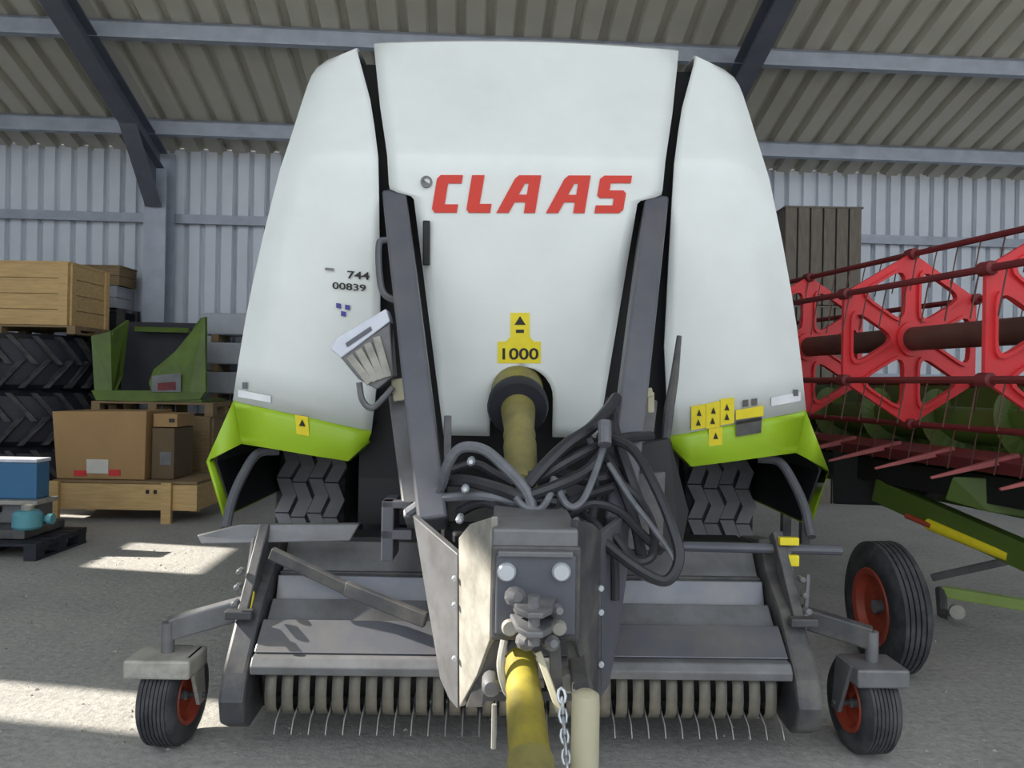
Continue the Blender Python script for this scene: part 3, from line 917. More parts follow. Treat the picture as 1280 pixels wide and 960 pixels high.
for (x, y) in ((585, 576), (571, 648), (578, 610), (733, 641)):
    MB().lathe(pt(x, y, 3.02), (0, -1, 0), [(0.014, -0.05), (0.016, 0), (0.016, 0.03), (0.008, 0.04)], 8).build('hose_fitting', M_bolt, bal, smooth=True)
# brackets around the hoses
plate('manifold_plate', [(556, 604, 3.25), (622, 610, 3.25), (618, 655, 3.2), (556, 660, 3.2)], M_dark, (0, 0.05, 0))
plate('manifold_plate', [(690, 600, 3.3), (830, 590, 3.3), (826, 690, 3.25), (690, 680, 3.2)], M_dark, (0, 0.06, 0))
plate('manifold_plate', [(778, 560, 3.45), (836, 548, 3.45), (860, 640, 3.45), (850, 690, 3.4), (790, 690, 3.4)], M_black, (0, 0.06, 0))
bk = MB()
a, b = pt(475, 626, 3.3), pt(512, 702, 3.3)
bk.box(a.x, b.x, 3.3, 3.36, a.z - 0.03, a.z)
bk.box(a.x, a.x + 0.05, 3.3, 3.5, b.z, a.z)
bk.box(a.x, b.x, 3.3, 3.36, b.z + 0.09, b.z + 0.13)
bk.build('step_bracket', M_arm, bal, bevel=0.005)
# drawbar main beams running back under the body
for sg in (-1, 1):
    MB().beam((BX + sg * 0.2, 3.0, 0.82), (BX + sg * 0.55, 4.4, 0.86), 0.14, 0.24).build('drawbar_beam', M_black, bal, bevel=0.01)

# ---- pick-up unit
pk = empty('pickup_unit', (0, 0, 0))
pk.parent = bal
tag(pk, 'low grey pick-up with metal sheets and wire tines')
def strip(name, m, prof, x0=-1.06, x1=1.06, bevel=0.004):
    """closed (y, z) profile extruded across the machine"""
    return MB().prism([(BX + x0, y, z) for y, z in prof], (x1 - x0, 0, 0)).build(name, m, pk, bevel=bevel)
strip('front_lip', M_mid, [(3.12, 0.352), (3.115, 0.385), (3.14, 0.415), (3.2, 0.42), (3.2, 0.35)], bevel=0.006)
strip('wind_guard', M_sheet, [(3.17, 0.425), (3.29, 0.52), (3.31, 0.51), (3.19, 0.41)])
strip('baffle_sheet', M_mid, [(3.33, 0.49), (3.42, 0.57), (3.44, 0.56), (3.35, 0.48)])
strip('baffle_sheet', M_sheet, [(3.46, 0.535), (3.50, 0.65), (3.52, 0.65), (3.48, 0.53)])
strip('upper_sheet', M_mid, [(3.56, 0.645), (3.66, 0.77), (3.68, 0.76), (3.58, 0.635)])
strip('lower_pan', M_black, [(3.3, 0.16), (3.3, 0.46), (3.6, 0.6), (3.72, 0.78), (3.9, 0.78), (3.9, 0.2)])
strip('cross_tube', M_dark, [(3.53, 0.63), (3.53, 0.66), (3.56, 0.66), (3.56, 0.63)])
for sg in (-1, 1):
    sp = MB().prism([(BX + sg * 1.07, y, z) for y, z in [(3.12, 0.36), (3.08, 0.26), (3.1, 0.17), (3.18, 0.125), (3.5, 0.14), (3.85, 0.2), (3.9, 0.78), (3.6, 0.82), (3.5, 0.70), (3.32, 0.58)]], (sg * 0.10, 0, 0))
    sp.build('side_plate', M_dark, pk, bevel=0.015)
    sb = MB().beam((BX + sg * 1.14, 3.3, 0.54), (BX + sg * 1.12, 3.52, 0.86), 0.045, 0.06)
    sb.beam((BX + sg * 1.09, 3.25, 0.55), (BX + sg * 1.2, 3.25, 0.55), 0.05, 0.035)
    sb.build('side_bracket', M_dark, pk, bevel=0.006)
    for j in range(3):
        MB().lathe((BX + sg * (1.155 + 0.01 * j), 3.22 + 0.06 * j, 0.6 + 0.05 * j), (0, -1, 0), [(0.014, -0.03), (0.014, 0.01), (0.008, 0.015)], 8).build('bracket_bolt', M_mid, pk, smooth=True)
yb = MB().beam(pt(306, 780, 3.28), pt(313, 738, 3.34), 0.03, 0.02, up=(0, -1, 0))
yb.build('yellow_strap', M_yel, pk, bevel=0.003)
MB().beam(pt(338, 690, 3.36), pt(432, 735, 3.3), 0.035, 0.05).beam(pt(430, 734, 3.3), pt(530, 775, 3.2), 0.035, 0.06).build('diagonal_brace', M_dark, pk, bevel=0.006)
# guard bars above the pick-up: a plank one side, a tube the other
gb = MB().prism([pt(246, 668, 3.5), pt(300, 655, 3.5), pt(448, 655, 3.5), pt(436, 676, 3.48), pt(252, 679, 3.48)], (0, 0.05, 0))
tag(gb.build('guard_plank', M_mid, bal, bevel=0.006), 'flat worn grey guard plank')
MB().tube([pt(838, 683, 3.5), pt(1052, 689, 3.5)], 0.022, 10).build('guard_tube', M_arm, bal, smooth=True)
for (y0, y1) in ((672, 682), (694, 708)):
    a, b = pt(973, y0, 3.46), pt(997, y1, 3.46)
    MB().box(a.x, b.x, 3.44, 3.47, b.z, a.z).build('yellow_reflector', M_yel, bal, bevel=0.003)
MB().tube([pt(985, 690, 3.49), pt(990, 742, 3.4)], 0.014, 8).build('guard_stay', M_mid, bal, smooth=True)
MB().tube([pt(318, 670, 3.5), pt(298, 800, 3.3)], 0.012, 8).build('guard_stay', M_mid, bal, smooth=True)
MB().tube([pt(1010, 720, 3.4), pt(1004, 800, 3.3)], 0.01, 8).build('guard_stay', M_mid, bal, smooth=True)
# stripper bands and tines
band = MB()
prof = [(3.19, 0.355), (3.168, 0.32), (3.16, 0.26), (3.168, 0.205), (3.20, 0.175), (3.32, 0.16)]
band.loft([[(x, y, z) for y, z in prof] for x in (-0.022, 0.022)])
tine = MB().tube([(0, 3.3, 0.26), (0, 3.2, 0.20), (0, 3.13, 0.175), (0, 3.10, 0.132)], [0.0038, 0.0036, 0.0032, 0.0025], 6)
b0 = t0 = None
o0 = Vector(bal['origin'])
for k in range(31):
    x = BX - 0.99 + k * 0.066
    if b0 is None:
        b0 = band.build('stripper_band', M_strip, pk, smooth=True, solid=0.006)
        t0 = tine.build('tine', M_tine, pk, smooth=True)
        b0.location = (x, 0, 0)
        t0.location = (x + 0.033, 0, 0)
    else:
        place_copy(b0, (x, 0, 0), pk)
        place_copy(t0, (x + 0.033, 0, 0), pk)
MB().tube([(BX - 1.05, 3.36, 0.29), (BX + 1.05, 3.36, 0.29)], 0.11, 16).build('tine_drum', M_black, pk, smooth=True)

# gauge wheels on swing arms
def wheel_parts(parent, c, r, wd, axis, rimside, ribs=7):
    ax_ = Vector(axis).normalized()
    prof = [(r * 0.56, -wd * 0.42), (r * 0.72, -wd * 0.5), (r * 0.9, -wd * 0.46), (r * 0.965, -wd * 0.38)]
    for k in range(ribs):
        a0 = -wd * 0.36 + wd * 0.72 * k / ribs
        a1 = -wd * 0.36 + wd * 0.72 * (k + 0.7) / ribs
        a2 = -wd * 0.36 + wd * 0.72 * (k + 1) / ribs
        prof += [(r, a0), (r, a1), (r * 0.965, a1 + 0.001), (r * 0.965, a2 - 0.001)]
    prof += [(r * 0.965, wd * 0.38), (r * 0.9, wd * 0.46), (r * 0.72, wd * 0.5), (r * 0.56, wd * 0.42)]
    MB().lathe(c, ax_, prof, 40, closed=True).build('tyre', M_tyre, parent, smooth=True)
    s = rimside
    MB().lathe(c, ax_, [(r * 0.05, s * wd * 0.12), (r * 0.2, s * wd * 0.14), (r * 0.24, s * wd * 0.22), (r * 0.44, s * wd * 0.24), (r * 0.5, s * wd * 0.44), (r * 0.585, s * wd * 0.48), (r * 0.6, s * wd * 0.44), (r * 0.5, s * wd * 0.05)], 32).build('rim', M_orange, parent, smooth=True)
    MB().lathe(c, ax_, [(r * 0.1, s * wd * 0.1), (r * 0.1, s * wd * 0.34), (r * 0.05, s * wd * 0.38)], 12).build('hub', M_mid, parent, smooth=True)
def gauge(sg):
    cx = BX + sg * 1.43
    r = 0.195
    g = empty('gauge_wheel', (0, 0, 0))
    g.parent = bal
    tag(g, 'small gauge wheel with orange rim on a swing arm')
    c = Vector((cx, 3.32, r))
    wheel_parts(g, c, r, 0.155, (1, sg * 0.06, 0), -sg)
    f = MB()
    zt = 0.395
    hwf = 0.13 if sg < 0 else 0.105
    f.box(cx - hwf, cx + hwf, 3.14, 3.34, zt - 0.075, zt)
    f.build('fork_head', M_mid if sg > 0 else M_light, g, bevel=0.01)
    l = MB().prism([(cx - sg * 0.118, 3.18, zt), (cx - sg * 0.118, 3.32, zt), (cx - sg * 0.118, 3.36, r - 0.03), (cx - sg * 0.118, 3.29, r - 0.03)], (sg * 0.016, 0, 0))
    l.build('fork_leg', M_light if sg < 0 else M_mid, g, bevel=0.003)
    px_ = cx
    MB().tube([(px_, 3.25, zt - 0.02), (px_, 3.25, zt + 0.12)], 0.026, 12).build('fork_spindle', M_mid, g, smooth=True)
    a = MB().beam((px_, 3.26, zt + 0.09), (BX + sg * 1.14, 3.4, zt + 0.15), 0.06, 0.09)
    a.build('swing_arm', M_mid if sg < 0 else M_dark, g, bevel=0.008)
    MB().tube([(cx - sg * 0.13, 3.32, r), (cx + sg * 0.06, 3.32, r)], 0.012, 8).build('wheel_axle', M_dark, g, smooth=True)
gauge(-1)
gauge(1)

# ------------------------------------------------------------------ loose wheel behind the gauge wheel
lw_c = Vector((2.02, 4.28, 0.345))
lw = empty('spare_wheel', (lw_c.x, lw_c.y, 0))
tag(lw, 'upright implement wheel with orange rim standing behind the small gauge wheel', 'wheel')
wheel_parts(lw, lw_c, 0.345, 0.19, (1, 0.02, 0.03), -1, 5)

# ------------------------------------------------------------------ red combine header
hx = lambda y, off=0.0: 2.53 + 0.2 * (5.1 - y) + off
AX = Vector((0.2, -1.0, 0)).normalized()
SD = Vector((AX.y, -AX.x, 0)) * -1        # sideways, towards +x
hdr = empty('combine_header', (hx(5.1), 5.1, 0))
tag(hdr, 'long combine header with open red reel and green frame parked beside the baler', 'combine header')
ZC, RR = 1.83, 0.55
def hp(y, off, z):
    """header point: y depth on the reel axis, off sideways towards +x, height z"""
    return Vector((hx(y), y, z)) + SD * off
MB().tube([hp(8.2, 0, ZC), hp(2.5, 0, ZC)], 0.075, 20).build('reel_tube', M_tube, hdr, smooth=True)
def hexv(k, r=RR):
    t = R(90 + 60 * k)
    return (math.cos(t) * r, math.sin(t) * r)
def spider(y):
    m = MB()
    c = hp(y, 0, ZC)
    def W(p, d): return c + SD * p[0] + Vector((0, 0, p[1])) + AX * d
    for k in range(6):
        tri = [Vector((0, 0)), Vector(hexv(k)), Vector(hexv(k + 1))]
        cen = (tri[0] + tri[1] + tri[2]) / 3
        outer, inner = [], []
        ins = [cen + (q - cen) * 0.64 for q in tri]
        for i in range(3):
            pv, cu_, nx = tri[i - 1], tri[i], tri[(i + 1) % 3]
            ip, ic, inn = ins[i - 1], ins[i], ins[(i + 1) % 3]
            outer += [pv.lerp(cu_, 0.55), pv.lerp(cu_, 0.8), cu_, cu_.lerp(nx, 0.2), cu_.lerp(nx, 0.45)]
            e0_, e1_ = ip.lerp(ic, 0.72), ic.lerp(inn, 0.28)
            for f in (0, 0.25, 0.5, 0.75, 1):
                inner.append(e0_ * (1 - f) ** 2 + ic * 2 * f * (1 - f) + e1_ * f * f)
        n = len(outer)
        th = 0.012
        # face rings front/back plus hole walls; raised rim round the hole
        rim = [cen + (q - cen) * 1.17 for q in inner]
        m.loft([[W(q, th) for q in outer], [W(q, th) for q in rim], [W(q, th + 0.018) for q in rim], [W(q, th + 0.018) for q in inner], [W(q, -th) for q in inner], [W(q, -th) for q in outer]], closed=True)
        e0, e1 = tri[1], tri[2]
        m.add([W(e0, th), W(e1, th), W(e1, -th), W(e0, -th)], [(0, 1, 2, 3)])
    o = m.build('spider_plate', M_hred, hdr)
    for k in range(6):
        p = hexv(k, RR - 0.01)
        q = c + SD * p[0] + Vector((0, 0, p[1]))
        MB().lathe(q, AX, [(0.012, -0.03), (0.036, -0.03), (0.036, 0.04), (0.02, 0.05)], 12).build('bar_bearing', M_hdred, o, smooth=True)
    MB().lathe(c, AX, [(0.08, -0.04), (0.11, -0.04), (0.11, 0.035), (0.08, 0.035)], 20).build('plate_hub', M_hred, o, smooth=True)
for y in (7.4, 6.25, 5.1, 3.98, 2.9):
    spider(y)
for k in range(6):
    p = hexv(k, RR - 0.01)
    tb = MB().tube([hp(8.2, p[0], ZC + p[1]), hp(2.5, p[0], ZC + p[1])], 0.019, 8).build('tine_bar', M_hdred, hdr, smooth=True)
    tn_ = MB()
    y = 8.1
    while y > 2.6:
        a = hp(y, p[0], ZC + p[1])
        tn_.tube([a, a + Vector((0.0, 0, -0.06)) - SD * 0.015, a + Vector((0, 0, -0.24)) - SD * 0.05], 0.004, 4)
        y -= 0.17
    tag(tn_.build('reel_tines', M_tube, tb), kind='stuff')
# trough, knife bar and fingers
def hstrip(name, m, prof, y0=8.2, y1=2.5, bevel=0.0, smooth=False):
    a = [hp(y0, o, z) for o, z in prof]
    return MB().prism(a, hp(y1, 0, 0) - hp(y0, 0, 0)).build(name, m, hdr, bevel=bevel, smooth=smooth)
hstrip('trough', M_hgreen, [(0.12, 1.10), (0.25, 1.04), (0.5, 1.0), (0.75, 1.06), (0.9, 1.25), (0.95, 1.55), (0.98, 1.55), (0.93, 1.22), (0.78, 1.02), (0.5, 0.95), (0.25, 0.99), (0.12, 1.06)])
hstrip('knife_bar', M_hdred, [(-0.02, 1.12), (0.14, 1.16), (0.18, 1.08), (0.02, 1.05)])
hstrip('rear_beam', M_hgreen, [(0.6, 0.72), (0.6, 0.98), (0.85, 0.98), (0.85, 0.72)], bevel=0.01)
hstrip('lower_beam', M_black, [(0.12, 0.86), (0.12, 1.02), (0.4, 0.96), (0.4, 0.86)])
y = 7.7
while y > 3.2:
    a, b = hp(y - 0.05, 0.10, 1.15), hp(y + 0.05, -0.36, 1.025)
    MB().beam(a, b, 0.05, 0.04, w1=0.018, h1=0.014).build('crop_finger', M_hfinger, hdr, bevel=0.004)
    y -= 0.47
# auger inside the trough
ag = MB().tube([hp(8.1, 0.5, 1.28), hp(2.6, 0.5, 1.28)], 0.12, 16).build('auger_tube', M_hgreen, hdr, smooth=True)
fl = MB()
rin, rout = [], []
for i in range(200):
    y = 8.1 - 5.5 * i / 199
    t = i * 0.28
    c = hp(y, 0.5, 1.28)
    e = SD * math.cos(t) + Vector((0, 0, math.sin(t)))
    rin.append(c + e * 0.11)
    rout.append(c + e * 0.24)
fl.loft([rin, rout])
fl.build('auger_flight', M_hgreen, hdr, solid=0.006)
# transport frame under the header with a long yellow cylinder, support legs
a, b = pt(1098, 612, 5.6), pt(1330, 716, 4.4)
MB().beam(a, b, 0.10, 0.16).build('transport_beam', M_hgreen, hdr, bevel=0.01)
a, b = pt(1152, 652, 5.25), pt(1252, 692, 4.75)
MB().tube([a - Vector((0, 0.08, 0)), b - Vector((0, 0.08, 0))], 0.038, 12).build('yellow_cylinder', M_yel, hdr, smooth=True)
a, b = pt(1125, 642, 5.35), pt(1156, 655, 5.2)
MB().tube([a - Vector((0, 0.08, 0)), b - Vector((0, 0.08, 0))], 0.018, 8).build('cylinder_rod', M_orange, hdr, smooth=True)
MB().beam(pt(1165, 722, 5.6), pt(1300, 692, 5.2), 0.05, 0.05).build('grey_stay', M_mid, hdr, bevel=0.006)
MB().beam(pt(1178, 739, 5.3), pt(1330, 764, 4.8), 0.07, 0.07).build('pale_drawbar', M_hlgreen, hdr, bevel=0.008)
MB().tube([pt(1176, 736, 5.3), pt(1178, 766, 5.2), pt(1190, 770, 5.1)], 0.035, 8).build('drawbar_foot', M_dark, hdr, smooth=True)
MB().lathe(pt(1196, 764, 5.05), (-0.4, -1, 0), [(0.02, -0.02), (0.045, -0.02), (0.045, 0.03), (0.02, 0.03)], 12).build('foot_roller', M_light, hdr, smooth=True)
dv = MB()
dv.prism([pt(1040, 560, 5.9), pt(1100, 548, 5.7), pt(1160, 572, 5.5), pt(1170, 612, 5.5), pt(1120, 640, 5.6), pt(1100, 632, 5.7), pt(1040, 630, 5.9)], SD * 0.14)
dv.build('end_divider', M_black, hdr, bevel=0.01)
MB().prism([pt(1190, 596, 4.7), pt(1300, 600, 4.5), pt(1300, 650, 4.5), pt(1235, 640, 4.6), pt(1180, 625, 4.75)], SD * 0.08).build('end_sheet', M_hgreen, hdr, bevel=0.01)
for y in (7.6, 3.0):
    for of in (0.65, 0.85):
        MB().beam(hp(y, of, 0.0), hp(y, of, 0.8), 0.08, 0.08).build('support_leg', M_dark, hdr)

# ------------------------------------------------------------------ things along the back wall
def crate(name, x0, x1, y0, y1, z0, z1, m, label, cat='crate', nb=4, vert=False, group=None, battens=True):
    c = empty(name, ((x0 + x1) / 2, (y0 + y1) / 2, z0))
    tag(c, label, cat, group)
    MB().box(x0 + 0.025, x1 - 0.025, y0 + 0.025, y1 - 0.025, z0 + 0.01, z1 - 0.012).build('inner_box', M_woodd if m is not M_woodg else M_black, c)
    for i in range(nb):
        if vert:
            g = (x1 - x0) / nb
            MB().box(x0 + g * i + 0.006, x0 + g * (i + 1) - 0.018, y0, y0 + 0.024, z0, z1).build('board', m, c)
            g = (y1 - y0) / nb
            MB().box(x1 - 0.024, x1, y0 + 0.026 + g * i * 0.97, y0 + g * (i + 1) * 0.97 - 0.01, z0, z1).build('board', m, c)
            MB().box(x0, x0 + 0.024, y0 + 0.026 + g * i * 0.97, y0 + g * (i + 1) * 0.97 - 0.01, z0, z1).build('board', m, c)
        else:
            g = (z1 - z0) / nb
            MB().box(x0, x1, y0, y0 + 0.024, z0 + g * i + 0.004, z0 + g * (i + 1) - 0.004).build('board', m, c)
            MB().box(x1 - 0.024, x1, y0 + 0.026, y1, z0 + g * i + 0.004, z0 + g * (i + 1) - 0.004).build('board', m, c)
            MB().box(x0, x0 + 0.024, y0 + 0.026, y1, z0 + g * i + 0.004, z0 + g * (i + 1) - 0.004).build('board', m, c)
    if battens:
        for x in (x1 - 0.11, x0):
            MB().box(x, x + 0.11, y0 - 0.025, y0 - 0.001, z0, z1).build('batten', m, c)
        for yy in (y0 + 0.03, y1 - 0.12):
            MB().box(x1 + 0.001, x1 + 0.025, yy, yy + 0.09, z0, z1).build('batten', m, c)
    MB().box(x0 - 0.01, x1 + 0.01, y0 - 0.01, y1, z1 - 0.012, z1 + 0.012).build('lid', m, c)
    return c

def pallet(x0, x1, y0, y1, z0, h, m, label, nb=6, group=None, name='wooden_pallet'):
    c = empty(name, ((x0 + x1) / 2, (y0 + y1) / 2, z0))
    tag(c, label, 'pallet', group)
    g = (y1 - y0) / nb
    for i in range(nb):
        MB().box(x0, x1, y0 + g * i + 0.01, y0 + g * (i + 1) - 0.02, z0 + h - 0.024, z0 + h).build('deck_board', m, c)
    for x in (x0, (x0 + x1) / 2 - 0.05, x1 - 0.1):
        MB().box(x, x + 0.1, y0 + 0.01, y1 - 0.02, z0 + h - 0.048, z0 + h - 0.025).build('stringer', m, c)
        for y in (y0 + 0.01, (y0 + y1) / 2 - 0.06, y1 - 0.15):
            MB().box(x, x + 0.1, y, y + 0.12, z0 + 0.022, z0 + h - 0.049).build('block', m, c)
        MB().box(x, x + 0.1, y0 + 0.01, y1 - 0.02, z0, z0 + 0.021).build('skid', m, c)
    return c

def lug_tyre(cx, cy, z0, r, h, label):
    t = empty('tractor_tyre', (cx, cy, z0))
    tag(t, label, 'tyre', 'big tractor tyres lying in a stack')
    c = (cx, cy, z0)
    MB().lathe(c, (0, 0, 1), [(r * 0.55, h * 0.08), (r * 0.62, 0.0), (r * 0.8, 0.0), (r * 0.9, h * 0.1), (r * 0.93, h * 0.3), (r * 0.93, h * 0.7), (r * 0.9, h * 0.9), (r * 0.8, h), (r * 0.62, h), (r * 0.55, h * 0.92)], 48, closed=True).build('carcass', M_navy, t, smooth=True)
    lg = MB()
    n = 22
    def P(a, rr, z): return Vector((cx + math.cos(a) * rr, cy + math.sin(a) * rr, z0 + z))
    for k in range(n):
        for side in (0, 1):
            a0 = 2 * math.pi * (k + 0.5 * side) / n
            a1 = a0 + 0.30
            w = 0.075
            zA, zB = (h * 0.04, h * 0.54) if side == 0 else (h * 0.96, h * 0.46)
            pts = [P(a0, r * 0.88, zA), P(a0 + w, r * 0.88, zA), P(a1 + w, r * 0.92, zB), P(a1, r * 0.92, zB),
                   P(a0, r * 0.97, zA), P(a0 + w, r * 0.97, zA), P(a1 + w, r, zB), P(a1, r, zB)]
            lg.hexa(pts)
    tag(lg.build('tread_lugs', M_tyre, t), kind='stuff')
    return t
TX, TY = -6.05, 10.0
lug_tyre(TX, TY, 0.0, 0.92, 0.66, 'bottom tractor tyre lying flat in the stack under the pine crate')
lug_tyre(TX, TY, 0.665, 0.92, 0.66, 'middle tractor tyre lying flat in the stack under the pine crate')
lug_tyre(TX, TY, 1.33, 0.92, 0.66, 'top tractor tyre lying flat directly beneath the pine crate')
pallet(-6.95, -5.12, 9.35, 10.45, 1.995, 0.10, M_woodd, 'thin wooden board pallet lying on the stacked tractor tyres', nb=5)
crate('wooden_crate', -6.75, -5.24, 9.42, 10.36, 2.10, 2.84, M_wood, 'bright pine crate with lid on top of the tyre stack', nb=4)
# stillage and boxes behind
st = empty('steel_stillage', (-5.7, 11.2, 0))
tag(st, 'dark steel stillage behind the tyre stack carrying two small boxes', 'stillage')
MB().box(-6.1, -5.38, 10.98, 11.45, 0.12, 2.40).build('bin', M_navy, st, bevel=0.01)
for x in (-6.1, -5.42):
    for y in (10.96, 11.4):
        MB().box(x - 0.01, x + 0.07, y - 0.01, y + 0.08, 0, 2.44).build('corner_post', M_dark, st)
crate('flat_crate', -6.12, -5.45, 10.98, 11.45, 2.45, 2.74, M_panelw, 'pale grey flat box under the dull wooden box on the stillage', 'box', nb=2, battens=False)
crate('small_crate', -6.12, -5.40, 10.95, 11.45, 2.755, 3.02, M_woodd, 'small dull wooden box topmost on the dark stillage', 'box', nb=2, battens=False)

# long pallet crate and carton in front
pc = empty('crate_pallet', (-4.2, 8.6, 0))
tag(pc, 'pine transport pallet with board sides on the floor carrying the cardboard carton', 'pallet')
p0, p1 = pt(66, 604, 8.3), pt(246, 640, 8.3)
X0, X1 = p0.x, p1.x
for i in range(7):
    MB().box(X0, X1, 8.3 + i * 0.115, 8.3 + i * 0.115 + 0.10, 0.40, 0.425).build('deck_board', M_woodd, pc)
MB().box(X0 + 0.06, X1 - 0.02, 8.27, 8.295, 0.13, 0.395).build('side_board', M_wood, pc)
MB().box(X0 + 0.06, X1 - 0.02, 8.99, 9.015, 0.13, 0.395).build('side_board', M_wood, pc)
for x in (X0, X1 - 0.34):
    for y in (8.22, 8.97):
        MB().box(x, x + 0.10, y, y + 0.045, 0.0, 0.42).build('corner_leg', M_wood, pc)
MB().box(X1 - 0.02, X1 + 0.01, 8.27, 9.0, 0.13, 0.395).build('end_board', M_wood, pc)
MB().box(X0 + 0.03, X0 + 0.06, 8.3, 9.0, 0.13, 0.395).build('end_board', M_wood, pc)
for dx in (0.98, 1.06, 1.15):
    MB().box(X0 + dx, X0 + dx + 0.035, 8.266, 8.27, 0.30, 0.34).build('stencil_mark', M_blk, pc)
bx_ = empty('cardboard_box', (-4.6, 8.7, 0.425))
tag(bx_, 'large tan cardboard carton with white label on the pine pallet', 'box')
q0, q1 = pt(64, 530, 8.35), pt(180, 600, 8.35)
MB().hexa([(q0.x + 0.06, 8.36, 0.43), (q1.x, 8.36, 0.43), (q1.x, 9.0, 0.43), (q0.x + 0.06, 9.0, 0.43),
           (q0.x, 8.36, 1.13), (q1.x + 0.01, 8.36, 1.15), (q1.x + 0.01, 9.0, 1.15), (q0.x, 9.0, 1.13)]).build('carton', M_card, bx_, bevel=0.008)
a, b = pt(108, 574, 8.35), pt(135, 592, 8.35)
MB().box(a.x, b.x, 8.352, 8.356, b.z, a.z).build('paper_label', M_paper, bx_)
a, b = pt(92, 588, 8.35), pt(108, 595, 8.35)
MB().box(a.x, b.x, 8.352, 8.356, b.z, a.z).build('red_mark', M_hred, bx_)
a, b = pt(136, 587, 8.35), pt(150, 595, 8.35)
MB().box(a.x, b.x, 8.352, 8.356, b.z, a.z).build('red_mark', M_hred, bx_)
b2 = empty('brown_carton', (-3.72, 8.75, 0.425))
tag(b2, 'narrow dark brown carton beside the large tan carton', 'box')
a = pt(182, 552, 8.45); b = pt(217, 600, 8.45)
MB().box(q1.x + 0.03, b.x, 8.45, 8.95, 0.43, 0.97).build('carton', M_cardd, b2, bevel=0.008)
MB().box(q1.x + 0.12, q1.x + 0.24, 8.444, 8.449, 0.58, 0.72).build('paper_label', M_mid, b2)
b3 = empty('flat_carton', (-3.72, 8.75, 0.98))
tag(b3, 'flat tan carton lying on the narrow dark brown carton', 'box')
MB().box(q1.x + 0.03, b.x + 0.02, 8.47, 8.93, 0.98, 1.12).build('carton', M_card, b3, bevel=0.006)
MB().box(q1.x + 0.2, q1.x + 0.26, 8.464, 8.469, 1.03, 1.07).build('dark_mark', M_blk, b3)
a, b = pt(130, 524, 9.5), pt(264, 604, 9.5)
crate('tall_crate', a.x, b.x, 9.45, 10.3, 0.0, 1.04, M_woodd, 'tall dull wooden crate behind the cartons under the green housing', nb=5)
a, b = pt(116, 520, 9.45), pt(268, 500, 9.45)
pallet(a.x, b.x, 9.40, 10.35, 1.055, 0.16, M_woodd, 'weathered pallet carrying the green sheet housing', nb=6)
# green housing: open-fronted sheet shell with a tall wing
gh = empty('sheet_housing', (-4.3, 9.9, 1.215))
tag(gh, 'open fronted green sheet metal housing with tall wing lying on a pallet', 'housing')
zb = 1.22
def g(px, py, y): 
    p = pt(px, py, y); return p
MB().prism([g(114, 420, 9.5), g(138, 414, 9.6), (g(158, 400, 9.9)), g(150, 470, 9.75), (g(140, 494, 9.5)), g(118, 490, 9.45)], (0.02, 0.03, 0)).build('left_cheek', M_tub, gh)
MB().prism([g(250, 398, 9.7), g(256, 396, 9.6), g(257, 490, 9.45), g(236, 494, 9.42), g(190, 492, 9.42), g(186, 478, 9.44), g(192, 462, 9.5), g(218, 440, 9.55), g(236, 418, 9.62)], (0.0, 0.03, 0)).build('tall_wing', M_tub, gh)
MB().prism([g(114, 488, 9.42), g(200, 488, 9.42), g(256, 490, 9.42), g(250, 499, 9.42), g(180, 502, 9.42), g(120, 500, 9.42)], (0, 0.05, 0)).build('front_rim', M_tub, gh)
a, b = g(120, 498, 9.45), g(252, 498, 9.45)
MB().box(a.x, b.x, 9.44, 10.25, zb, zb + 0.03).build('base_sheet', M_tub, gh)
MB().prism([g(152, 402, 10.2), g(246, 404, 10.2), g(250, 490, 10.2), g(152, 490, 10.2)], (0, 0.03, 0)).build('back_sheet', M_navy, gh)
MB().prism([g(168, 408, 10.1), g(236, 410, 10.1), g(236, 416, 10.0), g(168, 414, 10.0)], (0, 0.05, 0)).build('top_rail', M_tub, gh)
MB().prism([g(257, 396, 9.66), g(257, 492, 9.48), (g(257, 492, 9.48) + Vector((-0.33, 0.72, 0))), (g(257, 396, 9.66) + Vector((-0.25, 0.5, 0)))], (0.02, 0, 0)).build('end_sheet', M_tub, gh)
MB().prism([g(190, 470, 9.415), g(226, 466, 9.42), g(226, 490, 9.40), g(190, 490, 9.40)], (0, 0.004, 0)).build('grey_label', M_mid, gh)
MB().prism([g(197, 479, 9.40), g(219, 477, 9.40), g(219, 487, 9.39), g(197, 488, 9.39)], (0, 0.004, 0)).build('red_print', M_hdred, gh)
# blue case, pump and dark pallet at the frame edge
pallet(-4.95, -3.82, 6.45, 7.25, 0.0, 0.14, M_navy, 'dark stained pallet under the teal pump unit', nb=6)
pu = empty('pump_unit', (-4.3, 7.0, 0.14))
tag(pu, 'grey machine unit with teal round pump body on the dark pallet', 'pump')
MB().box(-5.0, -4.0, 6.6, 7.2, 0.145, 0.22).build('base_frame', M_dark, pu, bevel=0.01)
MB().box(-5.0, -4.08, 6.9, 7.15, 0.22, 0.395).build('grey_housing', M_mid, pu, bevel=0.015)
MB().box(-5.05, -4.03, 6.82, 7.15, 0.395, 0.43).build('pale_top_plate', M_light, pu, bevel=0.004)
c = pt(36, 658, 6.72)
MB().lathe((c.x, 6.7, 0.22), (0, 0, 1), [(0.02, 0), (0.10, 0), (0.115, 0.02), (0.115, 0.12), (0.09, 0.15), (0.03, 0.16)], 24).build('pump_body', M_teal, pu, smooth=True)
MB().lathe((c.x - 0.13, 6.78, 0.29), (1, 0, 0), [(0.03, 0), (0.03, 0.26), (0.045, 0.26), (0.045, 0.3), (0.02, 0.3)], 14).build('pump_port', M_teal, pu, smooth=True)
MB().lathe((c.x, 6.7, 0.365), (0, 0, 1), [(0.05, 0), (0.05, 0.05), (0.02, 0.06)], 14).build('pump_cap', M_light, pu, smooth=True)
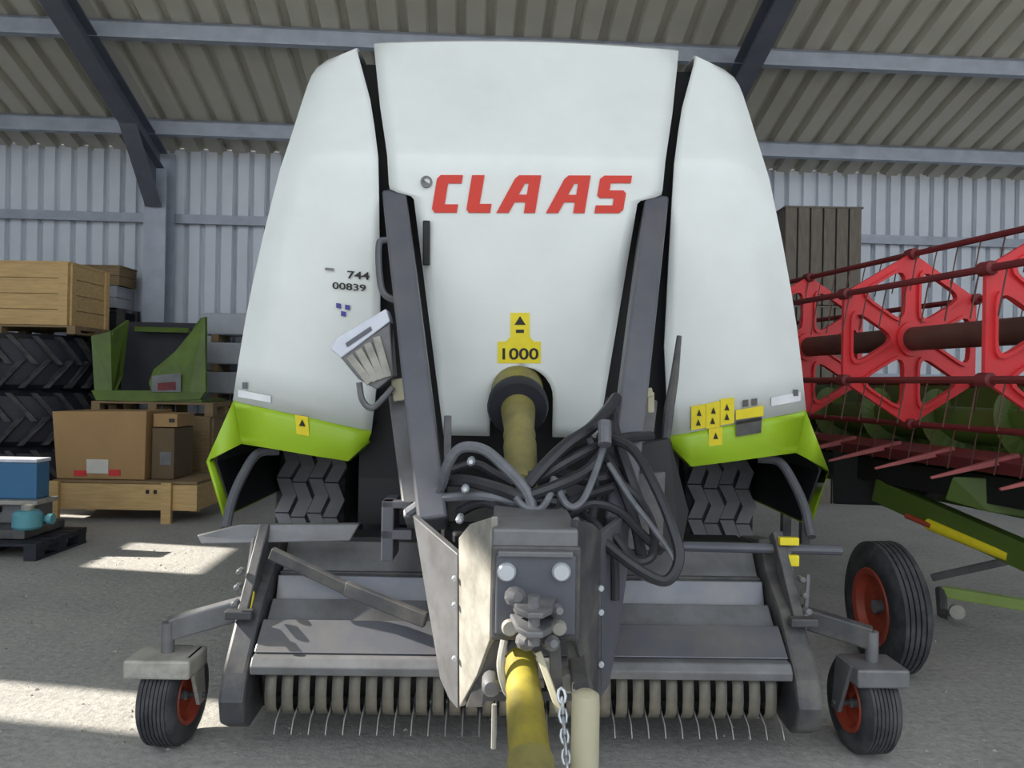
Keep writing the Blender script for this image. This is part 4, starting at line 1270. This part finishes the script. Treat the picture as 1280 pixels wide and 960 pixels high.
for (x, z) in ((-4.45, 0.32), (-4.62, 0.31)):
    MB().box(x, x + 0.07, 6.87, 6.9, z, z + 0.05).build('dark_port', M_blk, pu)
MB().box(-4.08, -4.0, 6.65, 6.75, 0.22, 0.27).build('pale_bracket', M_light, pu, bevel=0.004)
bc = empty('blue_case', (-4.6, 7.0, 0.432))
tag(bc, 'plain blue metal case standing on the grey pump machine', 'case')
a = pt(46, 576, 6.9)
MB().box(a.x - 0.9, a.x, 6.9, 7.1, 0.432, a.z - 0.02).build('case_body', M_bcase, bc, bevel=0.012)
MB().box(a.x - 0.9, a.x + 0.005, 6.89, 7.11, a.z - 0.018, a.z + 0.012).build('case_lid', MATS['box_lid_white'], bc, bevel=0.006)
# pale panels stacked by the wall, seen between housing and baler
for k, (lb) in enumerate(['lowest pale panel slab of the stack beside the green housing', 'second pale panel slab up in the stack beside the green housing', 'middle pale panel slab of the stack beside the green housing',
                          'fourth pale panel slab up in the stack beside the green housing', 'fifth pale panel slab up in the stack beside the green housing', 'topmost pale panel slab of the stack beside the green housing']):
    z = 0.0 + k * 0.40
    s = empty('panel_slab', (-3.5, 11.1, z))
    tag(s, lb, 'panel', 'pale slabs stacked by the back wall')
    MB().box(-4.25, -2.7, 10.85, 11.35, z + 0.10, z + 0.395).build('slab_core', M_panelw, s, bevel=0.02)
    for x in (-4.1, -3.5, -2.95):
        MB().box(x, x + 0.1, 10.87, 11.33, z, z + 0.099).build('spacer_block', M_woodd, s)

# weathered plank crates piled behind the header
for k, lb in enumerate(['lowest weathered plank bin standing behind the red reel', 'middle weathered plank bin stacked behind the red reel', 'topmost weathered grey plank bin piled by the wall behind the red reel']):
    crate('plank_bin', 3.55, 4.56, 10.5, 11.5, k * 1.305, k * 1.305 + 1.28, M_woodg, lb, 'bin', nb=6, vert=True, group='weathered plank bins', battens=False)

# gravel and chaff lying on the floor
gv = MB()
for i in range(900):
    x, y = random.uniform(-4, 4), random.uniform(2.0, 7.5)
    s = random.uniform(0.004, 0.013)
    z = s * 0.4
    a = random.uniform(0, 6.28)
    p = [Vector((x + math.cos(a + t) * s * random.uniform(0.7, 1.3), y + math.sin(a + t) * s, 0.001)) for t in (0, 2.1, 4.2)]
    gv.add(p + [Vector((x, y, z + s * 0.4))], [(0, 1, 3), (1, 2, 3), (2, 0, 3)])
tag(gv.build('gravel', M_light, bpy.data.objects['floor']), 'loose gravel and chaff scattered over the concrete', kind='stuff')
